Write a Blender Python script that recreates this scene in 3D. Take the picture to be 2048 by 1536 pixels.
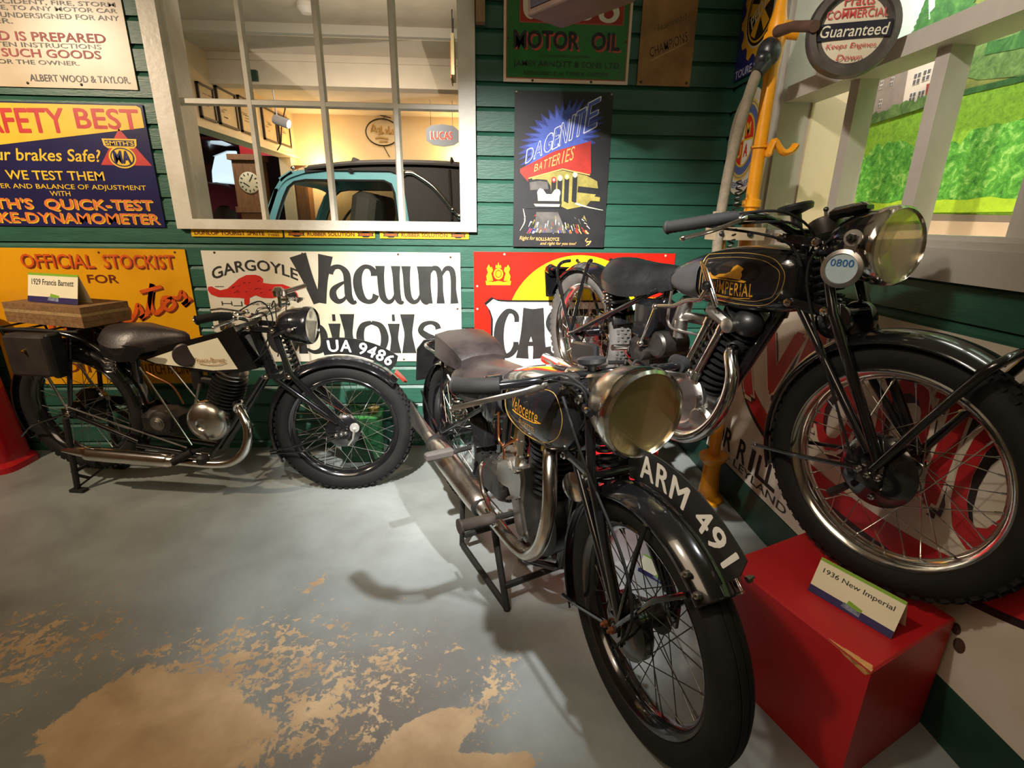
import bpy, math, random
from math import sin, cos, pi, radians, sqrt, atan2
from mathutils import Vector as V, Matrix
random.seed(7)
S = bpy.context.scene
for _o in list(bpy.data.objects): bpy.data.objects.remove(_o)
# ------------------------------------------------------------------ camera
F_PX = 1006.96
def _rot(yaw, pit, rol):
    cy, sy, cp, sp, cr, sr = cos(yaw), sin(yaw), cos(pit), sin(pit), cos(rol), sin(rol)
    B = Matrix(((1,0,0),(0,0,-1),(0,1,0)))
    return (Matrix(((cr,-sr,0),(sr,cr,0),(0,0,1))) @ Matrix(((1,0,0),(0,cp,-sp),(0,sp,cp))) @ B @
            Matrix(((cy,sy,0),(-sy,cy,0),(0,0,1))))
_R = _rot(-0.05997, 0.313906, 0.012677)
_cd = bpy.data.cameras.new('camera'); CAM = bpy.data.objects.new('camera', _cd)
S.collection.objects.link(CAM)
_cd.sensor_width = 36; _cd.lens = F_PX/2048*36; _cd.clip_start = .02
_m = Matrix((_R[0], -_R[1], -_R[2])).transposed().to_4x4(); _m.translation = V((0,0,1.3))
CAM.matrix_world = _m; S.camera = CAM
# ------------------------------------------------------------------ view, world, lights
S.view_settings.view_transform = 'Standard'; S.view_settings.look = 'None'
S.view_settings.exposure = 0.35; S.view_settings.gamma = 1; S.view_settings.use_curve_mapping = False
W = bpy.data.worlds.new('world'); S.world = W; W.use_nodes = True
W.node_tree.nodes['Background'].inputs[0].default_value = (1,.82,.62,1)
W.node_tree.nodes['Background'].inputs[1].default_value = .032
def light(name, kind, loc, target, energy, col, **kw):
    d = bpy.data.lights.new(name, kind); d.energy = energy; d.color = col
    for k, v in kw.items(): setattr(d, k, v)
    o = bpy.data.objects.new(name, d); S.collection.objects.link(o); o.location = loc
    o.rotation_euler = (V(target)-V(loc)).to_track_quat('-Z','Y').to_euler()
    return o
light('room_spot', 'SPOT', (-.50,.20,2.62), (.17,2.6,.60), 1060, (1,.97,.93), spot_size=radians(52), spot_blend=.95, shadow_soft_size=.03)
light('room_spot', 'SPOT', (.75,.65,2.62), (-.16,1.80,.0), 290, (.93,.97,1), spot_size=radians(42), spot_blend=.9, shadow_soft_size=.035)
light('room_spot', 'SPOT', (-2.95,1.0,2.64), (-1.80,2.78,1.0), 225, (1,.80,.58), spot_size=radians(72), spot_blend=.9, shadow_soft_size=.04)
light('room_spot', 'SPOT', (-.9,.45,2.62), (.80,1.35,.45), 70, (1,.90,.76), spot_size=radians(44), spot_blend=.9, shadow_soft_size=.05)  # added spot, aimed to brighten the front plinth's left face and top
light('room_spot', 'SPOT', (-.5,.75,2.64), (1.33,1.85,1.68), 120, (1,.90,.78), spot_size=radians(46), spot_blend=.9, shadow_soft_size=.05)  # added spot that lifts the side-window frame, apron and pump
light('ambient_fill', 'AREA', (-1.2,-.2,2.66), (-1.0,-.2,0), 26, (1,.76,.52), shape='RECTANGLE', size=2.0, size_y=1.4)  # unseen warm fill, added for ambient light
light('mural_tube', 'AREA', (1.43,1.0,2.53), (1.66,1.0,1.85), 17, (1,.97,.88), shape='RECTANGLE', size=2.5, size_y=.08, spread=radians(80))
light('garage_spot', 'POINT', (-1.72,5.86,1.82), (0,0,0), 14, (1,.66,.32), shadow_soft_size=.06)
light('garage_spot', 'POINT', (-.25,5.90,1.95), (0,0,0), 11, (1,.68,.34), shadow_soft_size=.06)
light('garage_ceiling', 'AREA', (-.9,5.0,2.33), (-.9,5.0,0), 16, (1,.84,.66), shape='RECTANGLE', size=1.0, size_y=.8)
light('garage_front_fill', 'AREA', (-.7,3.06,2.15), (-.9,4.4,1.35), 12, (1,.88,.74), shape='RECTANGLE', size=1.0, size_y=.25, spread=radians(95))  # added fill from the near side, brightens the blue car and walls
light('garage_up_fill', 'AREA', (-.6,2.99,2.0), (-.6,3.9,2.62), 4.5, (1,.86,.72), shape='RECTANGLE', size=1.0, size_y=.1)  # added upward fill, brightens the garage ceiling
light('hall_fill', 'POINT', (-2.75,5.7,2.5), (0,0,0), 40, (.85,.92,1), shadow_soft_size=.05)  # added fill that brightens the maroon car in the hall
# ------------------------------------------------------------------ materials
MATS = {}
def mat(name, col, rough=.5, metal=0, coat=0, var=0, vscale=8, bump=0, bscale=60, emit=0, spec=.5, stretch=None, var2=None):
    if name in MATS: return MATS[name]
    m = bpy.data.materials.new(name); m.use_nodes = True; nt = m.node_tree; b = nt.nodes['Principled BSDF']
    b.inputs['Base Color'].default_value = (*col,1); b.inputs['Roughness'].default_value = rough
    b.inputs['Metallic'].default_value = metal; b.inputs['Coat Weight'].default_value = coat
    b.inputs['Coat Roughness'].default_value = .04; b.inputs['Specular IOR Level'].default_value = spec
    tc = nt.nodes.new('ShaderNodeTexCoord'); src = tc.outputs['Object']
    if stretch:
        mp = nt.nodes.new('ShaderNodeMapping'); mp.inputs['Scale'].default_value = stretch
        nt.links.new(src, mp.inputs[0]); src = mp.outputs[0]
    if var:
        n = nt.nodes.new('ShaderNodeTexNoise'); n.inputs['Scale'].default_value = vscale; n.inputs['Detail'].default_value = 6
        n.inputs['Roughness'].default_value = .65; nt.links.new(src, n.inputs['Vector'])
        r = nt.nodes.new('ShaderNodeValToRGB'); r.color_ramp.elements[0].position = .32; r.color_ramp.elements[1].position = .68
        c2 = var2 or tuple(c*(1+var) for c in col)
        r.color_ramp.elements[0].color = (*[c*(1-var) for c in col],1); r.color_ramp.elements[1].color = (*c2,1)
        nt.links.new(n.outputs['Fac'], r.inputs[0]); nt.links.new(r.outputs[0], b.inputs['Base Color'])
        mr = nt.nodes.new('ShaderNodeMapRange'); mr.inputs['To Min'].default_value = max(.02,rough*.8); mr.inputs['To Max'].default_value = min(1,rough*1.25)
        nt.links.new(n.outputs['Fac'], mr.inputs['Value']); nt.links.new(mr.outputs[0], b.inputs['Roughness'])
    if bump:
        n2 = nt.nodes.new('ShaderNodeTexNoise'); n2.inputs['Scale'].default_value = bscale; n2.inputs['Detail'].default_value = 4
        nt.links.new(src, n2.inputs['Vector']); bp = nt.nodes.new('ShaderNodeBump'); bp.inputs['Strength'].default_value = bump
        bp.inputs['Distance'].default_value = .004
        nt.links.new(n2.outputs['Fac'], bp.inputs['Height']); nt.links.new(bp.outputs[0], b.inputs['Normal'])
    if emit:
        b.inputs['Emission Color'].default_value = (*col,1); b.inputs['Emission Strength'].default_value = emit
    MATS[name] = m; return m
def sr(r, g, b):
    f = lambda c: (c/255/12.92) if c/255 <= .04045 else ((c/255+.055)/1.055)**2.4
    return (f(r), f(g), f(b))
def enamel(name, col, rust=.5, dirt=.12, rough=.22, seed=0):
    """enamelled sheet: colour, faint dirt, rust that eats in from the edges in patches"""
    if name in MATS: return MATS[name]
    m = mat(name, col, rough=rough, spec=.5); nt = m.node_tree; b = nt.nodes['Principled BSDF']; L = nt.links.new
    tc = [n for n in nt.nodes if n.type == 'TEX_COORD'][0]
    def N(t, **k):
        n = nt.nodes.new(t)
        for a, v in k.items(): setattr(n, a, v)
        return n
    sp = N('ShaderNodeSeparateXYZ'); L(tc.outputs['Generated'], sp.inputs[0])
    def mth(op, a, bb=None):
        n = N('ShaderNodeMath', operation=op)
        for i, s in enumerate((a, bb)):
            if s is None: continue
            if isinstance(s, (int, float)): n.inputs[i].default_value = s
            else: L(s, n.inputs[i])
        return n.outputs[0]
    e = mth('MINIMUM', mth('MINIMUM', sp.outputs[0], mth('SUBTRACT',1,sp.outputs[0])), mth('MINIMUM', sp.outputs[2], mth('SUBTRACT',1,sp.outputs[2])))
    n1 = N('ShaderNodeTexNoise'); n1.inputs['Scale'].default_value = 9; n1.inputs['Detail'].default_value = 8; n1.inputs['Roughness'].default_value = .7
    mp = N('ShaderNodeMapping'); mp.inputs['Location'].default_value = (seed*3.1, seed*1.7, seed*2.3); L(tc.outputs['Object'], mp.inputs[0]); L(mp.outputs[0], n1.inputs['Vector'])
    ed = mth('MULTIPLY', mth('SUBTRACT', .035, e), 9)
    k = mth('ADD', mth('MULTIPLY', mth('SUBTRACT', n1.outputs['Fac'], .74-.07*rust), 7), mth('MAXIMUM', ed, -1.0))
    r = N('ShaderNodeValToRGB'); r.color_ramp.elements[0].position = .05; r.color_ramp.elements[1].position = .28
    L(k, r.inputs[0])
    n3 = N('ShaderNodeTexNoise'); n3.inputs['Scale'].default_value = 3.5; n3.inputs['Detail'].default_value = 7; L(mp.outputs[0], n3.inputs['Vector'])
    rd = N('ShaderNodeValToRGB'); rd.color_ramp.elements[0].color = (*[c*(1-dirt)*f for c, f in zip(col,(1,.93,.8))],1); rd.color_ramp.elements[1].color = (*col,1)
    rd.color_ramp.elements[0].position = .35; rd.color_ramp.elements[1].position = .55
    L(n3.outputs['Fac'], rd.inputs[0])
    mx = N('ShaderNodeMix', data_type='RGBA'); L(r.outputs[0], mx.inputs[0]); L(rd.outputs[0], mx.inputs[6]); mx.inputs[7].default_value = (.055,.022,.010,1)
    L(mx.outputs[2], b.inputs['Base Color'])
    mr = N('ShaderNodeMapRange'); mr.inputs['To Min'].default_value = rough; mr.inputs['To Max'].default_value = .85; L(r.outputs[0], mr.inputs[0]); L(mr.outputs[0], b.inputs['Roughness'])
    return m
def glassy(name, tint=(1,1,1), refl=.06):
    if name in MATS: return MATS[name]
    m = bpy.data.materials.new(name); m.use_nodes = True; nt = m.node_tree
    for n in list(nt.nodes):
        if n.type != 'OUTPUT_MATERIAL': nt.nodes.remove(n)
    out = nt.nodes['Material Output']; t = nt.nodes.new('ShaderNodeBsdfTransparent'); t.inputs[0].default_value = (*tint,1)
    g = nt.nodes.new('ShaderNodeBsdfGlossy'); g.inputs['Roughness'].default_value = .03
    lw = nt.nodes.new('ShaderNodeLayerWeight'); lw.inputs[0].default_value = .25
    mr = nt.nodes.new('ShaderNodeMapRange'); mr.inputs['To Min'].default_value = refl*.5; mr.inputs['To Max'].default_value = .55
    nt.links.new(lw.outputs['Fresnel'], mr.inputs[0])
    mx = nt.nodes.new('ShaderNodeMixShader'); nt.links.new(mr.outputs[0], mx.inputs[0]); nt.links.new(t.outputs[0], mx.inputs[1]); nt.links.new(g.outputs[0], mx.inputs[2])
    nt.links.new(mx.outputs[0], out.inputs[0]); MATS[name] = m; return m
BLACK = mat('black_enamel', (.006,.006,.007), .16, 0, .9, var=.3, vscale=5)
SATIN = mat('black_paint_satin', (.010,.010,.010), .42, 0, .15, var=.3, vscale=14)
RUBBER = mat('tyre_rubber', (.0085,.0078,.0072), .74, var=.35, vscale=10, bump=.1, bscale=140, spec=.3)
DUSTY = mat('dusty_tyre_rubber', (.085,.080,.073), .8, var=.3, vscale=12, bump=.1, bscale=140)
CHROME = mat('chrome', (.74,.72,.68), .13, 1, var=.06, vscale=14)
STEEL = mat('dull_steel', (.42,.40,.37), .34, 1, var=.2, vscale=16)
ALLOY = mat('cast_alloy', (.52,.51,.48), .33, 1, var=.16, vscale=9, bump=.06, bscale=120)
DARKSTEEL = mat('oily_steel', (.055,.05,.045), .42, .8, var=.4, vscale=18)
IRON = mat('dark_iron', (.016,.015,.014), .55, .2, var=.3, vscale=20)
LEATHER = mat('black_leather', (.008,.008,.0085), .36, var=.35, vscale=14, bump=.18, bscale=90)
WORNLEATHER = mat('worn_leather', (.014,.0135,.014), .38, var=.4, vscale=7, bump=.2, bscale=80, var2=(.040,.028,.026))
BRASS = mat('brass', (.55,.36,.11), .28, 1, var=.2, vscale=20)
COPPER = mat('copper_pipe', (.62,.25,.10), .3, 1, var=.2, vscale=20)
GOLD = mat('gold_leaf', (.34,.21,.05), .4, .35, var=.2, vscale=40)
CREAM = mat('cream_paint', (.78,.74,.56), .38, var=.06, vscale=6)
LETWHITE = mat('white_lettering', (.84,.83,.78), .5, var=.05, vscale=12)
LETBLACK = mat('black_lettering', (.012,.012,.013), .4, var=.25, vscale=20)
INK = mat('printed_ink', (.03,.028,.03), .7, var=.2, vscale=30)
# ------------------------------------------------------------------ mesh builder
_textcache = {}
def text_geo(s, bold=0, shear=0, space=1.0, res=3):
    k = (s, bold, shear, space, res)
    if k in _textcache: return _textcache[k]
    c = bpy.data.curves.new('t', 'FONT'); c.body = s; c.size = 1; c.offset = bold; c.shear = shear; c.space_character = space
    c.resolution_u = res; c.fill_mode = 'FRONT'
    o = bpy.data.objects.new('t', c); S.collection.objects.link(o)
    dg = bpy.context.evaluated_depsgraph_get(); me = bpy.data.meshes.new_from_object(o.evaluated_get(dg))
    vs = [(v.co.x, v.co.y) for v in me.vertices]; fs = [tuple(p.vertices) for p in me.polygons]
    bpy.data.objects.remove(o); bpy.data.curves.remove(c); bpy.data.meshes.remove(me)
    _textcache[k] = (vs, fs); return vs, fs
def spline(pts, k=6, closed=False):
    """Catmull-Rom through points of any dimension"""
    P = [tuple(map(float, p)) for p in pts]; n = len(P); out = []
    rng = n if closed else n-1
    for i in range(rng):
        g = (lambda j: P[j % n]) if closed else (lambda j: P[max(0, min(n-1, j))])
        a, b, c, d = g(i-1), g(i), g(i+1), g(i+2)
        for s in range(k):
            t = s/k
            out.append(tuple(.5*(2*b[q]+(c[q]-a[q])*t+(2*a[q]-5*b[q]+4*c[q]-d[q])*t*t+(-a[q]+3*b[q]-3*c[q]+d[q])*t**3) for q in range(len(b))))
    if not closed: out.append(P[-1])
    return out
class MB:
    def __init__(s): s.v = []; s.f = []; s.m = []
    def add(s, vs, fs, mi=0):
        o = len(s.v); s.v += [tuple(v) for v in vs]; s.f += [tuple(i+o for i in f) for f in fs]; s.m += [mi]*len(fs); return s
    def box(s, x0, x1, y0, y1, z0, z1, mi=0, M=None):
        vs = [V((x,y,z)) for x in (x0,x1) for y in (y0,y1) for z in (z0,z1)]
        if M: vs = [M @ v for v in vs]
        return s.add(vs, [(0,1,3,2),(4,6,7,5),(0,4,5,1),(2,3,7,6),(0,2,6,4),(1,5,7,3)], mi)
    def obox(s, c, size, M=None, mi=0, bev=0):
        """box about c, optional 3x3 rotation, optional chamfer"""
        a, b, d = [q/2 for q in size]; M3 = (M or Matrix.Identity(3)).to_3x3(); c = V(c)
        if not bev:
            T = Matrix.Translation(c) @ M3.to_4x4(); return s.box(-a,a,-b,b,-d,d,mi,T)
        rings = []
        for z, e in ((-d,bev),(-d+bev,0),(d-bev,0),(d,bev)):
            r = []
            X, Y = a-e, b-e; q = min(bev, X*.6, Y*.6)
            for px, py in ((X-q,-Y),(X,-Y+q),(X,Y-q),(X-q,Y),(-X+q,Y),(-X,Y-q),(-X,-Y+q),(-X+q,-Y)): r.append(c+M3@V((px,py,z)))
            rings.append(r)
        return s.loft(rings, mi)
    def loft(s, rings, mi=0, caps=True, closed=True):
        n = len(rings[0]); vs = [p for r in rings for p in r]; fs = []
        for i in range(len(rings)-1):
            for j in range(n if closed else n-1):
                k = (j+1) % n; fs.append((i*n+j, i*n+k, (i+1)*n+k, (i+1)*n+j))
        if caps and closed: fs += [tuple(range(n-1,-1,-1)), tuple((len(rings)-1)*n+j for j in range(n))]
        return s.add(vs, fs, mi)
    def tube(s, pts, r, n=10, mi=0, caps=True, closed=False, flat=1.0, up=None):
        P = [V(p) for p in pts]; m = len(P); R = r if isinstance(r, (list,tuple)) else [r]*m
        T = []
        for i in range(m):
            a = P[(i-1) % m] if closed else P[max(0,i-1)]; b = P[(i+1) % m] if closed else P[min(m-1,i+1)]
            t = (b-a); T.append(t.normalized() if t.length > 1e-9 else V((0,0,1)))
        x = V(up) if up else V((0,0,1)) if abs(T[0].z) < .9 else V((0,1,0))
        x = (x - T[0]*x.dot(T[0])).normalized(); rings = []
        for i in range(m):
            x = x - T[i]*x.dot(T[i]); x = x.normalized() if x.length > 1e-6 else T[i].orthogonal().normalized()
            y = T[i].cross(x)
            rings.append([P[i]+(x*cos(2*pi*j/n)+y*sin(2*pi*j/n)*flat)*R[i] for j in range(n)])
        if closed: rings.append(rings[0]); caps = False
        return s.loft(rings, mi, caps)
    def bar(s, a, b, r, n=10, mi=0, r2=None): return s.tube([a,b], [r, r if r2 is None else r2], n, mi)
    def lathe(s, o, axis, prof, n=32, mi=0, ref=None, sx=1.0, closedprof=False):
        """prof: (radius, height along axis). sx squashes the second radial axis"""
        A = V(axis).normalized(); o = V(o); X = V(ref) if ref else A.orthogonal(); X = (X-A*X.dot(A)).normalized(); Y = A.cross(X)
        rings = []; pr = list(prof)+([prof[0]] if closedprof else [])
        for rr, h in pr:
            rr = max(rr, 1e-5); rings.append([o+A*h+(X*cos(2*pi*j/n)+Y*sin(2*pi*j/n)*sx)*rr for j in range(n)])
        return s.loft(rings, mi, not closedprof)
    def ball(s, o, r, n=16, mi=0, k=10):
        r = (r,r,r) if isinstance(r, (int,float)) else r; o = V(o); rings = []
        for i in range(k+1):
            t = pi*i/k; q = max(sin(t), 1e-4)
            rings.append([o+V((r[0]*q*cos(2*pi*j/n), r[1]*q*sin(2*pi*j/n), -r[2]*cos(t))) for j in range(n)])
        return s.loft(rings, mi)
    def prism(s, poly, o, u, v, d, mi=0):
        """2-D polygon extruded along u x v by d"""
        o, u, v = V(o), V(u), V(v); w = u.cross(v).normalized(); n = len(poly)
        a = [o+u*x+v*y for x, y in poly]; b = [p+w*d for p in a]
        fs = [tuple(range(n-1,-1,-1)), tuple(range(n,2*n))]+[(i,(i+1)%n,n+(i+1)%n,n+i) for i in range(n)]
        return s.add(a+b, fs, mi)
    def arcsweep(s, c, R, a0, a1, prof, n=28, mi=0, ends=True):
        """closed profile [(dr, y)] swept about the y axis through c; angle 0 = +x, pi/2 = up"""
        rings = []
        for i in range(n+1):
            a = a0+(a1-a0)*i/n
            rings.append([V((c[0]+(R+dr)*cos(a), c[1]+y, c[2]+(R+dr)*sin(a))) for dr, y in prof])
        return s.loft(rings, mi, ends)
    # ---- flat artwork on a sign face: local x right, z up, face towards -y
    def flat(s, poly, mi=0, layer=1, y0=0, T=None):
        s.nb = getattr(s, 'nb', 0)+1; y = y0-.0007*layer-.00003*(s.nb % 18); P = [(T(*p) if T else p) for p in poly]
        return s.add([(x,y,z) for x, z in P], [tuple(range(len(P)))], mi)
    def text(s, t, x0, z0, x1, z1, mi=0, layer=2, bold=0, shear=0, space=1.0, y0=0, rot=0, warp=None, map3=None, res=3):
        big = max(0, bold-.006); vs, fs = text_geo(t, min(bold,.006), shear, space, res)
        if big and not map3:
            h = (z1-z0)*big*.9
            for q, (dx, dz) in enumerate(((-h,0),(h,0),(0,h),(0,-h))): s.text(t, x0+dx,z0+dz,x1+dx,z1+dz, mi, layer-.06*(q+1), .006, shear, space, y0, rot, warp, None, res)
        ax, bx = min(v[0] for v in vs), max(v[0] for v in vs); az, bz = min(v[1] for v in vs), max(v[1] for v in vs)
        kx, kz = (x1-x0)/max(bx-ax,1e-6), (z1-z0)/max(bz-az,1e-6); y = y0-.0007*layer; out = []
        cx, cz = (x0+x1)/2, (z0+z1)/2
        for p, q in vs:
            X, Z = x0+(p-ax)*kx, z0+(q-az)*kz
            if rot: dx, dz = X-cx, Z-cz; X, Z = cx+dx*cos(rot)-dz*sin(rot), cz+dx*sin(rot)+dz*cos(rot)
            if warp: X, Z = warp(X, Z)
            out.append(map3(X, Z) if map3 else (X, y, Z))
        return s.add(out, fs, mi)
    def brush(s, pts, w, mi=0, layer=2, y0=0, k=6, T=None, sm=True):
        """ribbon stroke with widths"""
        if sm and len(pts) > 2: Q = spline([(*p, ww) for p, ww in zip(pts, w)], k)
        else: Q = [(*p, ww) for p, ww in zip(pts, w)]
        L, Rr = [], []
        for i, (x, z, ww) in enumerate(Q):
            a, b = Q[max(0,i-1)], Q[min(len(Q)-1,i+1)]; dx, dz = b[0]-a[0], b[1]-a[1]; l = sqrt(dx*dx+dz*dz) or 1
            L.append((x-dz/l*ww/2, z+dx/l*ww/2)); Rr.append((x+dz/l*ww/2, z-dx/l*ww/2))
        s.nb = getattr(s, 'nb', 0)+1; y = y0-.0007*layer-.00004*(s.nb % 14); n = len(Q); P = [(T(*p) if T else p) for p in L+Rr]
        return s.add([(x,y,z) for x, z in P], [(i,n+i,n+i+1,i+1) for i in range(n-1)], mi)
    def disc(s, cx, cz, rx, rz, mi=0, layer=1, y0=0, n=40, a0=0, a1=2*pi, rin=0):
        y = y0-.0007*layer; full = abs(a1-a0-2*pi) < 1e-6; m = n if full else n+1
        out = [(cx+rx*cos(a0+(a1-a0)*i/n), y, cz+rz*sin(a0+(a1-a0)*i/n)) for i in range(m)]
        if not rin: return s.add(out, [tuple(range(m))], mi)
        inn = [(cx+rx*rin*cos(a0+(a1-a0)*i/n), y, cz+rz*rin*sin(a0+(a1-a0)*i/n)) for i in range(m)]
        return s.add(out+inn, [(i,(i+1)%m,m+(i+1)%m,m+i) for i in range(n)], mi)
    def build(s, name, mats, parent=None, loc=(0,0,0), rot=(0,0,0), sharp=38, label=None, smooth=True):
        me = bpy.data.meshes.new(name); me.from_pydata(s.v, [], s.f); me.update()
        for m in (mats if isinstance(mats, (list,tuple)) else [mats]): me.materials.append(m)
        me.polygons.foreach_set('material_index', s.m)
        if smooth:
            me.polygons.foreach_set('use_smooth', [True]*len(me.polygons)); me.set_sharp_from_angle(angle=radians(sharp))
        o = bpy.data.objects.new(name, me); S.collection.objects.link(o); o.location = loc; o.rotation_euler = rot
        if parent: o.parent = parent
        if label: o['label'] = label
        return o
def tag(o, label, cat, group=None, kind=None):
    o['label'] = label; o['category'] = cat
    if group: o['group'] = group
    if kind: o['kind'] = kind
    return o
def struct(o): o['kind'] = 'structure'; return o
def empty(name, label, cat, loc, rz=0, group=None):
    o = bpy.data.objects.new(name, None); S.collection.objects.link(o); o.location = loc; o.rotation_euler = (0,0,rz); o.empty_display_size = .1
    return tag(o, label, cat, group)
def fixn(o):
    import bmesh
    bm = bmesh.new(); bm.from_mesh(o.data); bmesh.ops.recalc_face_normals(bm, faces=bm.faces); bm.to_mesh(o.data); bm.free(); return o
# ------------------------------------------------------------------ the room shell
YW, XW = 2.807, 1.27
def floor_mat():
    m = bpy.data.materials.new('worn_floor_paint'); m.use_nodes = True; nt = m.node_tree; b = nt.nodes['Principled BSDF']; L = nt.links.new
    def N(t, **k):
        n = nt.nodes.new(t)
        for a, v in k.items(): setattr(n, a, v)
        return n
    def mth(op, a, bb=None, clamp=False):
        n = N('ShaderNodeMath', operation=op); n.use_clamp = clamp
        for i, s in enumerate((a, bb)):
            if s is None: continue
            if isinstance(s, (int,float)): n.inputs[i].default_value = s
            else: L(s, n.inputs[i])
        return n.outputs[0]
    tc = N('ShaderNodeTexCoord'); P = tc.outputs['Object']
    def noise(sc, det=6, ro=.6, dist=0, off=0, st=(1,1,1)):
        mp = N('ShaderNodeMapping'); mp.inputs['Location'].default_value = (off,off*.7,0); mp.inputs['Scale'].default_value = st; L(P, mp.inputs[0])
        n = N('ShaderNodeTexNoise'); n.inputs['Scale'].default_value = sc; n.inputs['Detail'].default_value = det; n.inputs['Roughness'].default_value = ro; n.inputs['Distortion'].default_value = dist
        L(mp.outputs[0], n.inputs['Vector']); return n.outputs['Fac']
    sp = N('ShaderNodeSeparateXYZ'); L(P, sp.inputs[0]); X, Y = sp.outputs[0], sp.outputs[1]
    def blob(cx, cy, rx, ry, ang=0):
        ca, sa = cos(ang), sin(ang); dx = mth('SUBTRACT', X, cx); dy = mth('SUBTRACT', Y, cy)
        u = mth('ADD', mth('MULTIPLY', dx, ca/rx), mth('MULTIPLY', dy, sa/rx)); v = mth('ADD', mth('MULTIPLY', dx, -sa/ry), mth('MULTIPLY', dy, ca/ry))
        d = mth('SQRT', mth('ADD', mth('MULTIPLY', u, u), mth('MULTIPLY', v, v))); return mth('SUBTRACT', 1, d)
    nb = noise(6, 10, .72, .5); nf = noise(42, 7, .68, .6, 3.1); nm = noise(15, 7, .62, .4, 8.2)
    big = mth('MAXIMUM', mth('MAXIMUM', blob(-.93,1.06,.24,.19,.0), blob(-.84,.96,.30,.16,.1)), mth('MAXIMUM', blob(-.15,.975,.15,.075,.45), blob(-.10,.91,.24,.04,0)))
    bigm = mth('ADD', mth('MULTIPLY', mth('MAXIMUM', big, -.8), 2.0), mth('MULTIPLY', mth('SUBTRACT', nb, .5), 3.2))
    reg = mth('MAXIMUM', mth('MAXIMUM', blob(-.72,1.24,.62,.36,.1), blob(-1.45,1.33,.55,.30,0)), mth('MAXIMUM', blob(-.42,1.10,.50,.32,.5), mth('MAXIMUM', blob(-.63,1.60,.10,.05,.9), blob(.02,1.12,.24,.12,1.2))))
    rg = mth('MAXIMUM', reg, -.22)
    spk = mth('SUBTRACT', mth('ADD', mth('MULTIPLY', nf, 1.5), mth('MULTIPLY', nm, 1.1)), mth('SUBTRACT', 1.63, mth('MULTIPLY', rg, .46)))
    scr = noise(9, 5, .7, .2, 5.5, (1.2,9,1)); scr2 = noise(8, 5, .7, .2, 1.5, (7,1.1,1))
    sc = mth('MAXIMUM', mth('SUBTRACT', scr, .705), mth('SUBTRACT', scr2, .715))
    wear = mth('MAXIMUM', mth('MULTIPLY', bigm, 9.0), mth('MAXIMUM', mth('MULTIPLY', spk, 14), mth('MULTIPLY', sc, 12)))
    fac = N('ShaderNodeClamp'); L(wear, fac.inputs[0])
    # paint colour
    r1 = N('ShaderNodeValToRGB'); e = r1.color_ramp.elements; e[0].color = (*sr(118,122,119),1); e[1].color = (*sr(152,158,156),1); e[0].position = .3; e[1].position = .7
    L(noise(2.2, 6, .6, .3, 11), r1.inputs[0])
    # brown grime where the room is walked, foreground left
    gr = N('ShaderNodeMix', data_type='RGBA'); grime = mth('ADD', mth('MULTIPLY', blob(-.30,1.08,.55,.5), 1.0), mth('MULTIPLY', mth('SUBTRACT', noise(3.2,7,.7,.4,21), .5), 1.6), True)
    L(mth('MULTIPLY', grime, .6), gr.inputs[0]); L(r1.outputs[0], gr.inputs[6]); gr.inputs[7].default_value = (*sr(112,96,84),1)
    r2 = N('ShaderNodeValToRGB'); e = r2.color_ramp.elements; e[0].color = (*sr(168,138,104),1); e[1].color = (*sr(205,178,140),1); e[0].position = .3; e[1].position = .7
    L(noise(6,7,.6,.2,15), r2.inputs[0])
    mx = N('ShaderNodeMix', data_type='RGBA'); L(fac.outputs[0], mx.inputs[0]); L(gr.outputs[2], mx.inputs[6]); L(r2.outputs[0], mx.inputs[7]); L(mx.outputs[2], b.inputs['Base Color'])
    rr = N('ShaderNodeMapRange'); rr.inputs['To Min'].default_value = .36; rr.inputs['To Max'].default_value = .75; L(fac.outputs[0], rr.inputs[0]); L(rr.outputs[0], b.inputs['Roughness'])
    bp = N('ShaderNodeBump'); bp.inputs['Strength'].default_value = .25; bp.inputs['Distance'].default_value = .003
    L(mth('SUBTRACT', noise(40,5,.6,0,2), mth('MULTIPLY', fac.outputs[0], .6)), bp.inputs['Height']); L(bp.outputs[0], b.inputs['Normal'])
    return m
GREEN = mat('green_board_paint', sr(40,86,70), .42, var=.16, vscale=5, bump=.25, bscale=30, stretch=(1,1,5))
DKGREEN = mat('dark_green_paint', sr(24,56,44), .45, var=.25, vscale=7, bump=.2, bscale=30)
WHITE = mat('white_gloss_paint', sr(214,208,192), .40, var=.10, vscale=6, bump=.3, bscale=40, var2=sr(228,224,212))
PLASTER = mat('cream_plaster', sr(206,190,160), .8, var=.06, vscale=3, bump=.15, bscale=50)
CEIL = mat('ceiling_white', sr(196,188,172), .85, var=.08, vscale=3, bump=.2, bscale=25)
GREYP = mat('grey_frame_paint', sr(176,171,163), .5, var=.08, vscale=5, bump=.2, bscale=40)
struct(MB().box(-5.4,1.9,-3,9.2,-.06,0).build('floor', floor_mat(), smooth=False))
struct(MB().box(-3.2,1.9,-3,YW-.002,2.72,2.8).build('ceiling', CEIL, smooth=False))
struct(MB().box(-3.3,-3.2,-3,YW,0,2.72).build('wall_left', mat('brown_wall', sr(120,92,64), .7, var=.1), smooth=False))
struct(MB().box(-3.2,1.3,-3.1,-3,0,2.72).build('wall_rear', mat('drab_wall', sr(150,136,112), .7, var=.1), smooth=False))
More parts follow.
